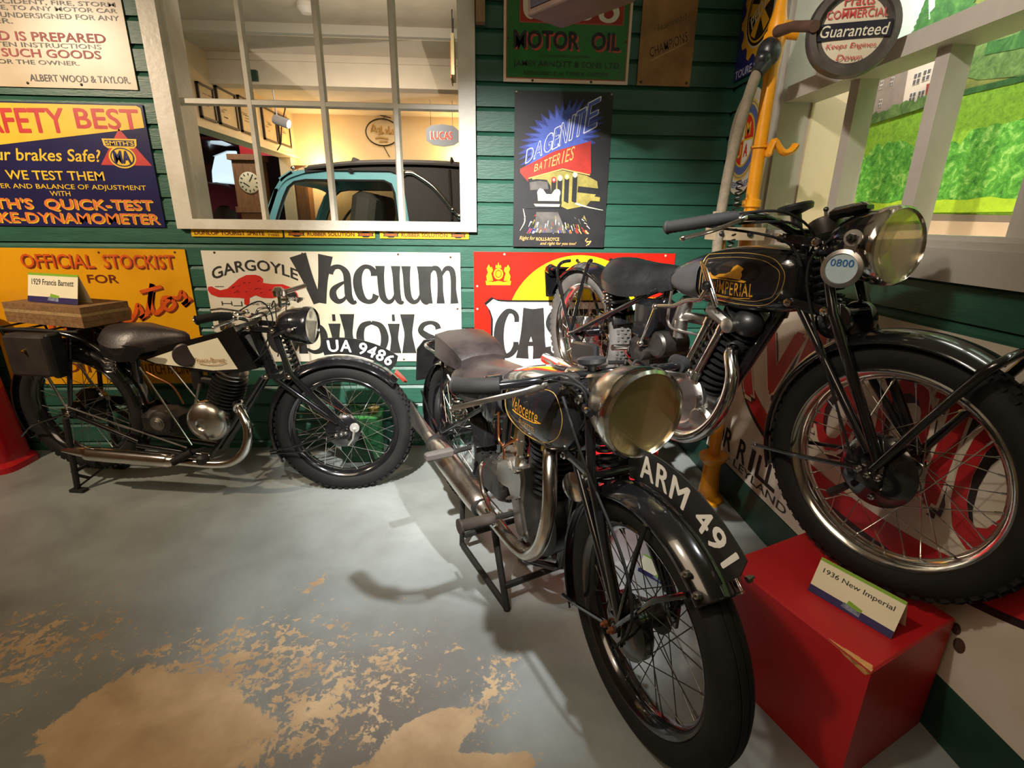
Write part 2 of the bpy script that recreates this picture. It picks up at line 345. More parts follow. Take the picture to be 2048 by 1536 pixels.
# boarded back wall, courses .1115 m, with the window opening left out
WX0, WX1, WZ0 = -1.515, -.065, 1.262
def boards(mb, a0, a1, z0, z1, P, pitch=.1115, zoff=.054):
    """shiplap courses between a0..a1 (along the wall); P(a, depth, z) -> point"""
    k = math.floor((z0-zoff)/pitch); z = zoff+k*pitch
    while z < z1-1e-4:
        b, t = max(z,z0), min(z+pitch,z1)
        if t-b > .004:
            ch = t-.022
            prof = [(.0,b),(.016,b)] + ([(.016,ch)] if ch > b+.004 else []) + ([(.004,t-.004)] if t-.004 > b else []) + [(.0,t-.004),(.0,t)]
            prof = [(-.02,b)]+[(d,zz) for d, zz in prof if zz >= b-1e-6]+[(-.02,t)]
            mb.loft([[P(a,d,zz) for d, zz in prof] for a in (a0,a1)])
        z += pitch
PB = lambda a, d, z: V((a, YW-d+.016, z))
bw = MB()
boards(bw, -3.2, WX0, 0, 2.72, PB); boards(bw, WX1, XW, 0, 2.72, PB); boards(bw, WX0, WX1, 0, WZ0, PB); boards(bw, WX0, WX1, 2.42, 2.72, PB)
for x0, x1, z0, z1 in ((-3.2,WX0,0,2.72),(WX1,XW+.1,0,2.72),(WX0,WX1,0,WZ0),(WX0,WX1,2.42,2.72)): bw.box(x0,x1,YW+.03,YW+.14,z0,z1)
struct(fixn(bw.build('wall_back', GREEN, smooth=False)))
# window in the back wall: casing, sash, bars, glass
wf = MB()
for x0, x1, z0, z1 in ((-1.553,-1.470,1.24,2.44),(-.112,-.030,1.24,2.44),(-1.470,-.112,1.24,1.289),(-1.470,-.112,2.38,2.44)): wf.box(x0,x1,YW-.030,YW+.020,z0,z1)
for x0, x1, z0, z1 in ((-1.515,-1.455,1.262,2.42),(-.115,-.065,1.262,2.42)): wf.box(x0,x1,YW+.01,YW+.15,z0,z1)
wf.box(-1.515,-.065,YW+.01,YW+.15,1.262,1.286)
win = struct(wf.build('window_1', WHITE, smooth=False))
wb = MB()
for x in (-1.130,-.777,-.424): wb.prism([(-.019,0),(-.010,-.022),(.010,-.022),(.019,0),(.010,.014),(-.010,.014)], (x,YW+.035,1.28), (1,0,0), (0,1,0), 1.12)
wb.prism([(-.017,0),(-.010,-.022),(.010,-.022),(.017,0),(.010,.014),(-.010,.014)], (-1.46,YW+.0365,1.832), (0,0,1), (0,1,0), -1.35)
fixn(wb.build('glazing_bar', WHITE, win, smooth=False))
MB().box(-1.46,-.105,YW+.030,YW+.034,1.285,2.40).build('window_glass', glassy('window_pane', (.97,.98,.97), .03), win, smooth=False)
# right-hand wall: boards, window opening y .55..2.33, z 1.27..2.5
PR = lambda a, d, z: V((XW-d+.016, a, z))
rw = MB(); RY0, RY1, RZ0, RZ1 = -.2, 2.33, 1.262, 2.56
boards(rw, -3.0, RY0, 0, 2.72, PR); boards(rw, RY1, YW, 0, 2.72, PR); boards(rw, RY0, RY1, 0, RZ0, PR); boards(rw, RY0, RY1, RZ1, 2.72, PR)
for y0, y1, z0, z1 in ((-3,RY0,0,2.72),(RY1,YW+.1,0,2.72),(RY0,RY1,0,RZ0),(RY0,RY1,RZ1,2.72)): rw.box(XW+.03,XW+.11,y0,y1,z0,z1)
struct(fixn(rw.build('wall_right', GREEN, smooth=False)))
rf = MB()
rf.box(XW-.030,XW+.02,2.322,2.462,1.18,2.62)                       # casing board by the corner
rf.box(XW-.012,XW+.03,2.31,2.335,1.26,2.60); rf.box(XW+.01,XW+.36,2.312,2.335,1.26,2.58)
rf.box(XW-.035,XW+.015,-.3,2.462,1.158,1.243)                      # apron
rf.box(XW-.022,XW+.13,-.3,2.335,1.243,1.262)
rf.box(XW+.005,XW+.13,-.2,2.30,1.262,1.275)
for y in (1.945,1.585,1.225,.865): rf.box(1.315,1.385,y-.024,y+.024,1.27,1.80)
for y in (1.2,): rf.box(1.335,1.375,y-.024,y+.024,1.84,2.56)
win2 = struct(rf.build('window_2', GREYP, smooth=False))
rr_ = MB(); rr_.box(1.270,1.40,-.2,2.30,1.785,1.842); rr_.box(1.275,1.40,-.2,2.30,2.50,2.56)
rr_.build('transom_rail', GREYP, win2, smooth=False)
# shadow box behind it with the painted view
for nm, b_ in (('wall_alcove_far',(XW+.12,1.70,2.30,2.36,1.262,2.60)),('wall_alcove_near',(XW+.12,1.70,-.3,-.24,1.262,2.60)),('ceiling_alcove',(XW+.1,1.80,-.3,2.36,2.60,2.66)),('floor_alcove',(XW+.12,1.80,-.3,2.36,1.18,1.262)),('wall_alcove_back',(1.70,1.80,-.3,2.36,1.262,2.60))): struct(MB().box(*b_).build(nm, PLASTER, smooth=False))
# skirting plinth under the leaning sign
struct(MB().box(XW-.075,XW,.2,2.78,0,.165).build('trim_1', DKGREEN, smooth=False))
struct(MB().box(-.025,.018,YW-.05,YW-.002,2.18,2.72).build('trim_2', mat('bare_timber', sr(150,120,88), .7, var=.25, vscale=10, stretch=(6,6,1)), smooth=False))
# ------------------------------------------------------------------ enamel signs on the back wall (artwork given in wall coordinates x, z)
def shift(mb, d):
    mb.v = [(x-d[0], y-d[1], z-d[2]) for x, y, z in mb.v]; return mb
YS = YW-.0075
class Sign:
    """a sheet on the back wall with painted artwork as children"""
    def __init__(s, name, label, cat, x0, z0, x1, z1, m, mats=(), th=.0045, tilt=0, group=None, clip=()):
        s.o = V((x0, YW, z0)); s.mats = list(mats); s.art = MB(); s.em = MB(); s.P = MB()
        s.P.box(x0,x1,YS,YS+th,z0,z1); s.y = YS
        s.top = tag(shift(s.P, s.o).build(name, m, loc=s.o, rot=(0,tilt,0), smooth=False), label, cat, group)
        s.rect = (x0,z0,x1,z1)
    def text(s, *a, **k): s.art.text(*a, y0=s.y, **k)
    def flush(s): shift(s.art, s.o).build('lettering', s.mats, s.top, smooth=False); s.art = MB()
    def done(s, letter='lettering', emblem='emblem'):
        if s.art.v: shift(s.art, s.o).build(letter, s.mats, s.top, smooth=False)
        if s.em.v: shift(s.em, s.o).build(emblem, s.mats, s.top, smooth=False)
        return s.top
    def screws(s, pts, m=None):
        for x, z in pts:
            mb = MB().lathe((x,s.y,z), (0,-1,0), [(.006,-.001),(.006,.0012),(.003,.003),(0,.0034)], 10)
            shift(mb, s.o).build('screw', m or DARKSTEEL, s.top)
def glyph(mb, box, strokes, mi, layer, y0, k=6):
    x0, z0, x1, z1 = box; h = z1-z0; w_ = x1-x0
    for pts, w in strokes:
        w = w if isinstance(w, (list,tuple)) else [w]*len(pts)
        mb.brush([(x0+u*w_, z0+v*h) for u, v in pts], [q*h for q in w], mi, layer, y0, k)
stem = lambda u, a, b, e, m: ([(u,a),(u,a+(b-a)*.25),(u,a+(b-a)*.5),(u,a+(b-a)*.75),(u,b)], [e,(e+m)/2-.01,m,(e+m)/2-.01,e])
FL = {
 'V': [([(.17,1),(.36,.5),(.55,0)], [.36,.24,.20]), ([(.86,1),(.74,.5),(.64,0)], [.30,.20,.20])],
 'a': [([(.12,.76),(.16,.84),(.30,.93),(.52,.93),(.70,.78),(.72,.5),(.72,.2),(.84,.04),(.98,.05)], [.16,.16,.12,.12,.18,.19,.19,.14,.07]),
       ([(.70,.58),(.45,.50),(.20,.36),(.17,.18),(.32,.06),(.52,.10),(.68,.24)], [.05,.09,.15,.19,.14,.09,.05])],
 'c': [([(.84,.72),(.82,.84),(.66,.94),(.42,.93),(.20,.74),(.15,.46),(.26,.18),(.50,.06),(.74,.10),(.86,.24)], [.17,.16,.11,.12,.20,.23,.20,.12,.13,.17])],
 'u': [([(.22,1),(.22,.75),(.22,.45),(.26,.18),(.42,.05),(.60,.10),(.72,.28)], [.25,.19,.18,.18,.13,.09,.05]), ([(.78,1),(.78,.75),(.78,.4),(.80,.14),(.90,.03),(1.0,.06)], [.25,.19,.18,.18,.12,.06])],
 'm': [stem(.11,0,.98,.22,.15), ([(.14,.74),(.26,.92),(.42,.90),(.48,.70),(.48,.35),(.48,0)], [.06,.11,.15,.15,.15,.22]), ([(.52,.74),(.66,.92),(.82,.90),(.88,.70),(.88,.35),(.90,0)], [.06,.11,.15,.15,.15,.22])],
 'i': [stem(.5,0,.76,.30,.18), ([(.40,.91),(.60,.91)], [.17,.17])],
 'l': [stem(.5,0,1,.36,.20)],
 'o': [([(.5,.95),(.22,.84),(.11,.5),(.22,.14),(.5,.05),(.78,.14),(.89,.5),(.78,.84),(.5,.95)], [.11,.18,.23,.18,.11,.18,.23,.18,.11])],
 'b': [stem(.16,0,1.28,.28,.2), ([(.2,.66),(.5,.93),(.8,.8),(.88,.5),(.78,.15),(.5,.05),(.2,.2)], [.06,.12,.19,.23,.18,.12,.06])],
 's': [([(.84,.76),(.78,.88),(.56,.95),(.28,.88),(.18,.70),(.40,.55),(.68,.44),(.82,.26),(.70,.10),(.44,.05),(.20,.12),(.14,.24)], [.17,.15,.11,.14,.17,.20,.20,.18,.14,.11,.15,.18])],
 'M': [stem(.12,0,1,.2,.13), ([(.16,1),(.34,.5),(.5,.05)], [.2,.16,.14]), ([(.84,1),(.66,.5),(.5,.05)], [.16,.12,.10]), stem(.87,0,1,.26,.18)],
 'C': [([(.86,.74),(.84,.86),(.70,.94),(.46,.93),(.22,.72),(.15,.44),(.22,.20),(.42,.06),(.66,.10),(.82,.22),(.84,.34)], [.09,.10,.09,.12,.18,.20,.18,.11,.11,.12,.10])],
 'A': [([(.42,1),(.30,.6),(.17,.3),(.12,0)], [.30,.24,.19,.26]), ([(.58,1),(.68,.6),(.78,.3),(.84,0)], [.34,.30,.25,.30]), ([(.25,.30),(.75,.30)], [.09,.09])],
 'S': [([(.84,.76),(.78,.88),(.56,.95),(.28,.88),(.18,.70),(.40,.55),(.68,.44),(.82,.26),(.70,.10),(.44,.05),(.20,.12),(.14,.24)], [.12,.12,.10,.12,.14,.16,.16,.15,.12,.10,.12,.14])],
 'T': [([(.04,.93),(.96,.93)], [.14,.14]), stem(.5,0,1,.26,.17)],
 'R': [stem(.2,0,1,.24,.17), ([(.22,.95),(.55,.95),(.82,.80),(.70,.55),(.25,.50)], [.10,.10,.15,.12,.08]), ([(.5,.52),(.70,.25),(.92,0)], [.14,.16,.2])],
 'O': [([(.5,.95),(.22,.84),(.12,.5),(.22,.14),(.5,.05),(.78,.14),(.88,.5),(.78,.84),(.5,.95)], [.10,.15,.18,.15,.10,.15,.18,.15,.10])],
 'L': [stem(.2,0,1,.24,.17), ([(.1,.06),(.9,.08)], [.12,.18])],
}
# notice board top left
A_ = [LETBLACK, mat('faded_red_lettering', sr(150,40,40), .5, var=.2, vscale=30)]
s = Sign('enamel_sign', 'cream notice sign with red and black lines of storage terms at top left', 'sign', -2.95,1.868,-1.628,2.55, enamel('cream_enamel', sr(208,192,166), .35, .14, .35, 1), A_)
s.text('LOSS OR DAMAGE BY ACCIDENT, FIRE, STORM', -2.72,2.197,-1.656,2.217, 0, bold=.01)
s.text('OR ANY OTHER CAUSE, TO ANY MOTOR CAR', -2.62,2.173,-1.654,2.193, 0, bold=.01)
s.text('LEFT WITH THE UNDERSIGNED FOR ANY', -2.50,2.146,-1.650,2.166, 0, bold=.01)
s.text('WHATEVER.', -2.46,2.122,-2.119,2.142, 0, bold=.01)
s.text('THE UNDERSIGNED IS PREPARED', -2.78,2.056,-1.729,2.092, 1, bold=.03)
s.text('ON RECEIPT OF WRITTEN INSTRUCTIONS', -2.72,2.031,-1.755,2.050, 0, bold=.01)
s.text('TO INSURE ANY SUCH GOODS', -2.72,1.991,-1.765,2.024, 1, bold=.03)
s.text('AS AGENT FOR THE OWNER.', -2.48,1.962,-1.870,1.980, 0, bold=.01)
s.text('ALBERT WOOD & TAYLOR.', -2.105,1.893,-1.656,1.922, 0, bold=.012)
s.screws([(-2.12,1.885),(-1.88,1.884)]); s.done()
# brake testing sign
YEL = enamel('yellow_enamel', sr(232,190,30), .3, .08, .25, 2)
A_ = [mat('yellow_paint', sr(230,190,50), .35, var=.08), mat('sign_red', sr(190,38,30), .4, var=.15, vscale=20), mat('orange_paint', sr(222,120,50), .4, var=.15, vscale=20), mat('navy_paint', sr(34,32,84), .3, var=.15, vscale=14), LETBLACK]
s = Sign('enamel_sign', 'navy and yellow brake testing sign with SAFETY BEST across the top', 'sign', -2.62,1.245,-1.622,1.806, enamel('navy_enamel', sr(38,36,84), .5, .15, .25, 3), A_)
a = s.art; a.flat([(-2.614,1.580),(-1.632,1.706),(-1.632,1.790),(-1.65,1.800),(-2.614,1.800)], 0, 1, s.y)
s.text('SAFETY', -2.43,1.672,-1.993,1.778, 1, bold=.03, warp=lambda x,z:(x,z+(x+2.2)*.02)); s.text('BEST', -1.943,1.697,-1.650,1.784, 1, bold=.03)
s.text('Are your brakes Safe?', -2.59,1.532,-1.862,1.604, 0, bold=.015, shear=.2)
s.text('WE TEST THEM', -2.329,1.463,-1.869,1.505, 0, bold=.02)
s.text('POWER AND BALANCE OF ADJUSTMENT', -2.47,1.415,-1.679,1.444, 0, bold=.008); s.text('WITH', -2.145,1.389,-2.049,1.412, 0, bold=.008)
for dx, mi, l in ((0,2,3),(.005,0,2)): s.text("SMITH'S  QUICK-TEST", -2.56+dx,1.320-dx,-1.664+dx,1.377-dx, mi, l, bold=.03)
for dx, mi, l in ((0,2,3),(.005,0,2)): s.text('BRAKE-DYNAMOMETER', -2.58+dx,1.262-dx,-1.645+dx,1.310-dx, mi, l, bold=.03)
e = s.em; e.flat([(-1.872,1.536),(-1.630,1.536),(-1.752,1.700)], 1, 1, s.y)
e.flat([(-1.842,1.655),(-1.680,1.655),(-1.684,1.625),(-1.70,1.612),(-1.822,1.612),(-1.838,1.625)], 0, 2, s.y); e.disc(-1.762,1.572,.064,.050, 0,2,s.y); e.disc(-1.762,1.572,.056,.043, 3,3,s.y); e.disc(-1.762,1.572,.050,.038, 0,4,s.y)
e.flat([(-1.830,1.648),(-1.692,1.648),(-1.695,1.622),(-1.827,1.622)], 3, 3, s.y)
e.text("SMITH'S", -1.826,1.625,-1.696,1.645, 0, 4, bold=.03, y0=s.y); e.text('MA', -1.800,1.545,-1.724,1.600, 3, 5, bold=.06, y0=s.y)
s.done()
# orange stockist sign
A_ = [mat('maroon_paint', sr(110,44,20), .4, var=.2, vscale=20), mat('deep_orange', sr(205,84,22), .4, var=.2, vscale=20)]
s = Sign('enamel_sign', 'orange yellow enamel sign headed OFFICIAL STOCKIST FOR, behind the left motorcycle', 'sign', -2.60,.405,-1.548,1.137, enamel('amber_enamel', sr(224,160,22), .55, .18, .3, 4), A_)
for t, x0, x1 in (('OFFICIAL',-2.374,-2.015),('STOCKIST',-1.968,-1.611)):
    for dx, mi, l in ((0,1,3),(.007,0,2)): s.text(t, x0+dx,1.038-dx,x1+dx,1.108-dx, mi, l, bold=.012)
s.text('FOR', -2.066,.961,-1.912,1.004, 0, bold=.03)
sc = [([(-2.33,.66),(-2.27,.86),(-2.19,.88),(-2.17,.80),(-2.28,.76),(-2.18,.70),(-2.12,.70),(-2.08,.77),(-2.13,.77),(-2.14,.71),(-2.08,.70),(-2.03,.78)],.026),
      ([(-2.03,.78),(-2.04,.71),(-1.99,.72),(-1.965,.79),(-1.95,.775)],.02),
      ([(-1.955,.765),(-1.905,.80),(-1.905,.84),(-1.94,.83),(-1.945,.775),(-1.905,.76),(-1.865,.80),(-1.84,.85),(-1.825,.80),(-1.845,.775),(-1.80,.80)],.02),
      ([(-1.80,.80),(-1.745,.96),(-1.775,.86),(-1.765,.805),(-1.73,.82),(-1.70,.86)],.024), ([(-1.815,.915),(-1.70,.945)],.018),
      ([(-1.70,.86),(-1.665,.885),(-1.700,.885),(-1.715,.845),(-1.685,.82),(-1.65,.85),(-1.66,.885),(-1.625,.885),(-1.60,.92),(-1.585,.87),(-1.61,.85),(-1.56,.885)],.02)]
for dx, mi, l in ((0,1,3),(.008,0,2)):
    for p, w in sc: s.art.brush([(x+dx,z-dx) for x, z in p], [w]*len(p), mi, l, s.y)
for t, x0, z0, x1, z1 in (('BRAKE',-2.36,.56,-2.02,.625),('LININGS',-1.98,.57,-1.62,.63),('JOINTS',-2.36,.455,-1.96,.53),('CLUTCH FACINGS',-1.92,.46,-1.60,.52)): s.text(t, x0,z0,x1,z1, 0, bold=.02)
s.screws([(-1.98,1.118),(-1.60,1.122)], mat('rusted_screw', (.08,.04,.02), .8)); s.done()
# white Gargoyle / Vacuum sign
A_ = [mat('charcoal_lettering', sr(42,42,40), .45, var=.15, vscale=14), mat('beast_red', sr(206,44,36), .4, var=.08, vscale=20), LETBLACK]
s = Sign('enamel_sign', 'white enamel sign with tall black lettering and a red beast emblem beneath the window', 'sign', -1.468,.530,-.120,1.132, enamel('white_enamel', sr(226,222,206), .42, .10, .28, 5), A_)
for ch, bx in (('V',(-1.010,.860,-.802,1.113)),('a',(-.835,.858,-.686,1.066)),('c',(-.695,.856,-.562,1.066)),('u',(-.582,.858,-.434,1.060)),('u',(-.444,.858,-.296,1.060)),('m',(-.318,.860,-.138,1.064)),
               ('M',(-1.45,.578,-1.20,.80)),('o',(-1.19,.577,-1.02,.761)),('b',(-1.03,.577,-.862,.755)),('i',(-.862,.578,-.776,.800)),('l',(-.793,.578,-.700,.800)),('o',(-.704,.577,-.530,.763)),('i',(-.535,.578,-.455,.800)),('l',(-.463,.578,-.372,.800)),('s',(-.374,.572,-.226,.763))):
    glyph(s.art, bx, FL[ch], 0, 2, s.y)
def arc(x, z): # GARGOYLE on an arc
    t = (x+1.208)/.215; return (x*1.0-.10*(z-1.0)*-t, z-.050*t*t)
s.text('GARGOYLE', -1.424,1.030,-.992,1.086, 0, bold=.025, warp=arc)
s.em.flat([(-1.466+u*.47, .843+v*.168) for u, v in ((0,.50),(.01,.60),(.05,.62),(.09,.55),(.14,.50),(.22,.55),(.30,.72),(.36,.86),(.45,.98),(.55,.99),(.60,.95),(.63,.86),(.62,.74),(.72,.70),(.84,.70),(.93,.60),(.99,.42),(1,.28),(.96,.22),(.94,.30),(.91,.20),(.86,.24),(.85,.34),(.78,.30),(.70,.25),(.60,.26),(.52,.34),(.45,.26),(.44,.10),(.41,0),(.38,.06),(.39,.24),(.33,.26),(.22,.27),(.10,.28),(.03,.36))], 1, 2, s.y)
for i in range(16):
    u, v = random.uniform(.25,.75), random.uniform(.38,.8)
    if v < .85-abs(u-.5)*.9: s.em.brush([(-1.466+u*.47,.843+v*.168),(-1.452+u*.47,.849+v*.168)], [.003,.001], 2, 3, s.y)
for x0, x1, z0, z1 in ((-1.405,-1.400,.845,.868),(-1.355,-1.350,.845,.868),(-1.40,-1.355,.854,.858),(-1.345,-1.300,.842,.846),(-1.303,-1.298,.842,.868),(-1.425,-1.38,.945,.948)): s.em.flat([(x0,z0),(x1,z0),(x1,z1),(x0,z1)], 0, 2, s.y)
s.text('REGD TRADE MARK', -1.252,.848,-1.090,.860, 0)
s.screws([(-1.40,1.122),(-.95,1.12),(-.45,1.121),(-.172,1.108),(-.14,.83),(-.45,.541)], mat('rusted_screw', (.08,.04,.02), .8)); s.done()
# red and yellow oil sign
A_ = [mat('disc_yellow', sr(240,214,28), .3), mat('sign_white', sr(236,236,230), .3), mat('charcoal_lettering', sr(42,42,40)), mat('edge_black', (.006,.006,.006), .4), mat('crest_red', sr(216,40,26), .3)]
s = Sign('enamel_sign', 'red enamel sign with yellow disc and big black lettering on a white shield', 'sign', -.048,.405,1.060,1.138, enamel('red_enamel', sr(212,38,26), .18, .05, .25, 6), A_)
e = s.em; e.disc(.535,.740,.40,.385, 0,1,s.y, 64)
sh = [(.048,.897),(.075,.884),(.13,.880),(.94,.880),(.995,.884),(1.02,.897),(1.045,.862),(1.030,.83),(1.022,.78),(1.025,.66),(1.04,.55),(1.05,.50),(1.02,.475),(.97,.480),(.10,.480),(.05,.475),(.018,.50),(.03,.55),(.045,.66),(.046,.78),(.03,.83),(.008,.862)]
cx, cz = .53,.685
e.flat(sh, 3, 2, s.y); e.flat([(cx+(x-cx)*.978, cz+(z-cz)*.945) for x, z in sh], 1, 3, s.y)
for ch, x0, x1 in (('C',.068,.210),('A',.208,.352),('S',.352,.478),('T',.480,.600),('R',.612,.745),('O',.750,.895),('L',.905,1.01)): glyph(s.art, (x0,.545,x1,.832), FL[ch], 2, 4, s.y)
# crest, twice
for c in (.086,.985):
    e.disc(c,1.022,.026,.030, 0,1,s.y,20); e.disc(c,1.022,.018,.021, 4,2,s.y,20, rin=.75)
    for sg in (-1,1):
        e.flat([(c+sg*x, z) for x, z in ((.03,.985),(.062,.985),(.066,1.01),(.056,1.03),(.064,1.05),(.052,1.072),(.044,1.055),(.036,1.06),(.030,1.04),(.040,1.025),(.034,1.005))], 0, 1, s.y)
        e.flat([(c+sg*x, z) for x, z in ((.0,.962),(.066,.962),(.070,.985),(.03,.978),(.0,.985))], 0, 1, s.y)
    e.flat([(c-.016,1.054),(c+.016,1.054),(c+.013,1.070),(c+.004,1.066),(c,1.086),(c-.004,1.066),(c-.013,1.070)], 0, 1, s.y)
    s.text('BY APPOINTMENT', c-.065,.951,c+.065,.957, 2)
s.text('WAKEFIELD MOTOR OIL', .33,.425,.74,.455, 2, bold=.02)
s.screws([(.118,1.126),(1.005,1.126),(-.030,.955),(-.030,.83),(-.034,.55)], mat('chipped_white', sr(210,196,170), .7)); s.done()
# green motor oil sign
A_ = [LETBLACK, mat('shade_red', sr(178,70,54), .4), mat('cream_letter', sr(214,208,186), .4), mat('panel_red', sr(150,34,26), .35)]
s = Sign('enamel_sign', 'green enamel MOTOR OIL sign with white border above the dark poster', 'sign', .107,1.947,.723,2.50, enamel('white_border_enamel', sr(222,200,178), .3, .1, .3, 7), A_+[enamel('leaf_green_enamel', sr(46,112,56), .2, .2, .25, 8), mat('rust_line', sr(150,70,40), .6)])
a = s.art; a.flat([(.119,1.962),(.711,1.962),(.711,2.49),(.119,2.49)], 5, 1, s.y); a.flat([(.124,1.967),(.706,1.967),(.706,2.485),(.124,2.485)], 4, 2, s.y)
s.em.flat([(.182,2.196),(.682,2.196),(.682,2.47),(.182,2.47)], 1, 3, s.y); s.em.flat([(.187,2.201),(.677,2.201),(.677,2.465),(.187,2.465)], 3, 4, s.y)
glyph(s.em, (.185,2.212,.30,2.36), FL['u'], 2, 5, s.y); glyph(s.em, (.555,2.205,.665,2.36), FL['s'], 2, 5, s.y); glyph(s.em, (.31,2.212,.42,2.36), FL['a'], 2, 5, s.y); glyph(s.em, (.44,2.212,.54,2.36), FL['o'], 2, 5, s.y)
for t, x0, x1 in (('MOTOR',.157,.470),('OIL',.532,.670)):
    for dx, mi, l in ((0,0,4),(.008,1,3)): s.text(t, x0+dx,2.092-dx,x1+dx,2.164-dx, mi, l, bold=.045)
s.text('SOLE AGENTS FOR THE NORTHERN', .28,2.055,.53,2.066, 0, 3)
s.text('JAMES ARNOTT & SONS LTD', .154,2.006,.674,2.040, 0, 3, bold=.012); s.text('NEWCASTLE on TYNE & CARDIFF', .207,1.978,.624,1.996, 0, 3, bold=.008)
s.screws([(.128,2.13),(.70,2.13),(.25,1.955),(.54,1.955)]); s.done()
# brown tin plate
s = Sign('tin_sign', 'rust brown tin plate with slanting script beside the motor oil sign', 'sign', .770,1.947,1.038,2.46, mat('tan_rusty_tin', sr(150,100,50), .55, var=.4, vscale=6, bump=.3, bscale=40, var2=sr(176,128,66)), [mat('dark_brown_script', sr(70,40,18), .6), mat('pale_script', sr(190,150,84), .5)])
for dx, mi, l in ((0,0,3),(.0035,1,2)):
    s.text('Recommended', .845+dx,2.205,.995+dx,2.232, mi, l, shear=.3, rot=.38); s.text('CHAMPIONS', .815+dx,2.105,1.012+dx,2.145, mi, l, bold=.01, shear=.3, rot=.40)
s.art.brush([(.83,2.055),(1.0,2.135)], [.006,.003], 1, 3, s.y)
s.screws([(.79,1.962),(1.02,1.962)]); s.done()
# battery poster
A_ = [mat('poster_black', sr(26,24,28), .5, var=.25, vscale=10), mat('burst_blue', sr(76,98,190), .5, var=.2, vscale=20), mat('neon_white', sr(236,236,240), .5), mat('poster_red', sr(186,44,28), .5, var=.3, vscale=9), mat('neon_orange', sr(240,180,100), .5),
      mat('station_yellow', sr(160,148,72), .5, var=.3, vscale=20), mat('car_cream', sr(206,200,176), .5, var=.2, vscale=14), mat('poster_grey', sr(96,92,88), .5, var=.5, vscale=12), mat('deep_blue', sr(48,60,140), .5)]
s = Sign('poster', 'dark batteries poster of a night filling station with blue neon burst', 'poster', .164,1.165,.657,1.911, A_[0], A_)
a, e = s.art, s.em
cx, cz = .40,1.70
for lay, k, mi in ((1,1.0,8),(2,.86,1)):
    pts = []
    for i in range(72):
        t = 2*pi*i/72; r = (1.0 if i % 2 else random.uniform(.62,.86))*k
        X, Z = .245*cos(t)*r, .150*sin(t)*r; X, Z = X*cos(.62)-Z*sin(.62)*1.0, X*sin(.62)+Z*cos(.62)
        pts.append((min(.650,max(.170,cx+X)), min(1.905,cz+Z)))
    e.flat(pts, mi, lay, s.y)
e.flat([(.196,1.553),(.196,1.535),(.238,1.492),(.238,1.508),(.30,1.524),(.415,1.556),(.545,1.530),(.565,1.538),(.555,1.690),(.37,1.640)], 3, 3, s.y)
e.flat([(.255,1.515),(.415,1.550),(.545,1.526),(.600,1.500),(.61,1.45),(.55,1.38),(.45,1.36),(.30,1.42)], 5, 2, s.y)
for dz, mi in ((0,4),): e.brush([(.240,1.508),(.415,1.556),(.560,1.530)], [.006]*3, mi, 4, s.y, sm=False)
for i, (x, zt) in enumerate(((.372,1.50),(.404,1.508),(.440,1.516),(.482,1.526))):
    e.flat([(x-.012,1.40),(x+.013,1.39),(x+.013,zt),(x-.012,zt)], 0, 3, s.y); e.disc(x,zt+.004,.013,.014, (3,6,4,6)[i], 4, s.y, 16); e.disc(x,zt+.004,.006,.007, 2,5,s.y,12)
e.flat([(.232,1.36),(.228,1.44),(.240,1.498),(.28,1.506),(.335,1.503),(.355,1.475),(.36,1.44),(.41,1.43),(.418,1.395),(.415,1.365)], 0, 4, s.y)
e.flat([(.250,1.452),(.246,1.490),(.30,1.498),(.340,1.492),(.345,1.458)], 7, 5, s.y)
e.flat([(.292,1.40),(.288,1.44),(.30,1.462),(.318,1.456),(.335,1.434),(.362,1.434),(.378,1.456),(.398,1.458),(.406,1.43),(.404,1.40)], 6, 5, s.y)
for x in (.304,.392): e.disc(x,1.440,.017,.019, 2,6,s.y,20)
e.flat([(.27,1.385),(.41,1.385),(.405,1.372),(.28,1.372)], 6, 6, s.y)
e.flat([(.285,1.345),(.40,1.345),(.45,1.24),(.275,1.24)], 7, 3, s.y)
for i in range(60):
    x = random.uniform(.23,.56); z = random.uniform(1.235,1.33); e.brush([(x,z),(x+(x-.38)*.10,z-random.uniform(.006,.03))], [.005,.002], random.choice([2,6,5,5,3,7,2]), 4, s.y)
for i in range(26):
    x = random.uniform(.25,.56); e.brush([(x,random.uniform(1.25,1.265)),(x+(x-.38)*.12,1.238)], [.006,.003], random.choice([3,3,4,8]), 5, s.y)
e.brush([(.49,1.39),(.56,1.372),(.64,1.358)], [.010,.006,.003], 6, 4, s.y); e.brush([(.215,1.36),(.225,1.30),(.200,1.25)], [.003,.006,.002], 6, 4, s.y); e.brush([(.51,1.42),(.62,1.412)], [.03,.02], 5, 3, s.y); e.brush([(.50,1.46),(.61,1.45)], [.03,.03], 0, 3, s.y)
# neon letters growing along a rising line: each letter outlined
xs = [.222,.264,.312,.357,.392,.436,.462,.516,.585]
for i, ch in enumerate('DAGENITE'):
    x0, x1 = xs[i], xs[i+1]-.006; zb = 1.578+(x0-.222)*.50; h = .066+.072*(x0-.222)/.30
    sh_ = lambda x, z, zb=zb, x0=x0: (x+(z-zb)*.12, z+(x-x0)*.50)
    if ch == 'I': x0 += .006
    a.text(ch, x0,zb,x1,zb+h, 2, 4, bold=.03, warp=sh_, y0=s.y); a.text(ch, x0+.002,zb+.003,x1-.002,zb+h-.003, 1, 5, bold=.004, warp=sh_, y0=s.y)
s.flush(); a = s.art
bt = lambda x, z: (x+(z-1.54)*.15, z+(x-.267)*.30)
for i, ch in enumerate('BATTERIES'):
    x0 = .267+.0226*i; h = .036+.0038*i
    a.text(ch, x0+(.006 if ch == 'I' else 0),1.540,x0+(.011 if ch == 'I' else .019),1.540+h, 4, 5, warp=bt, y0=s.y, bold=.0)
s.flush(); a = s.art
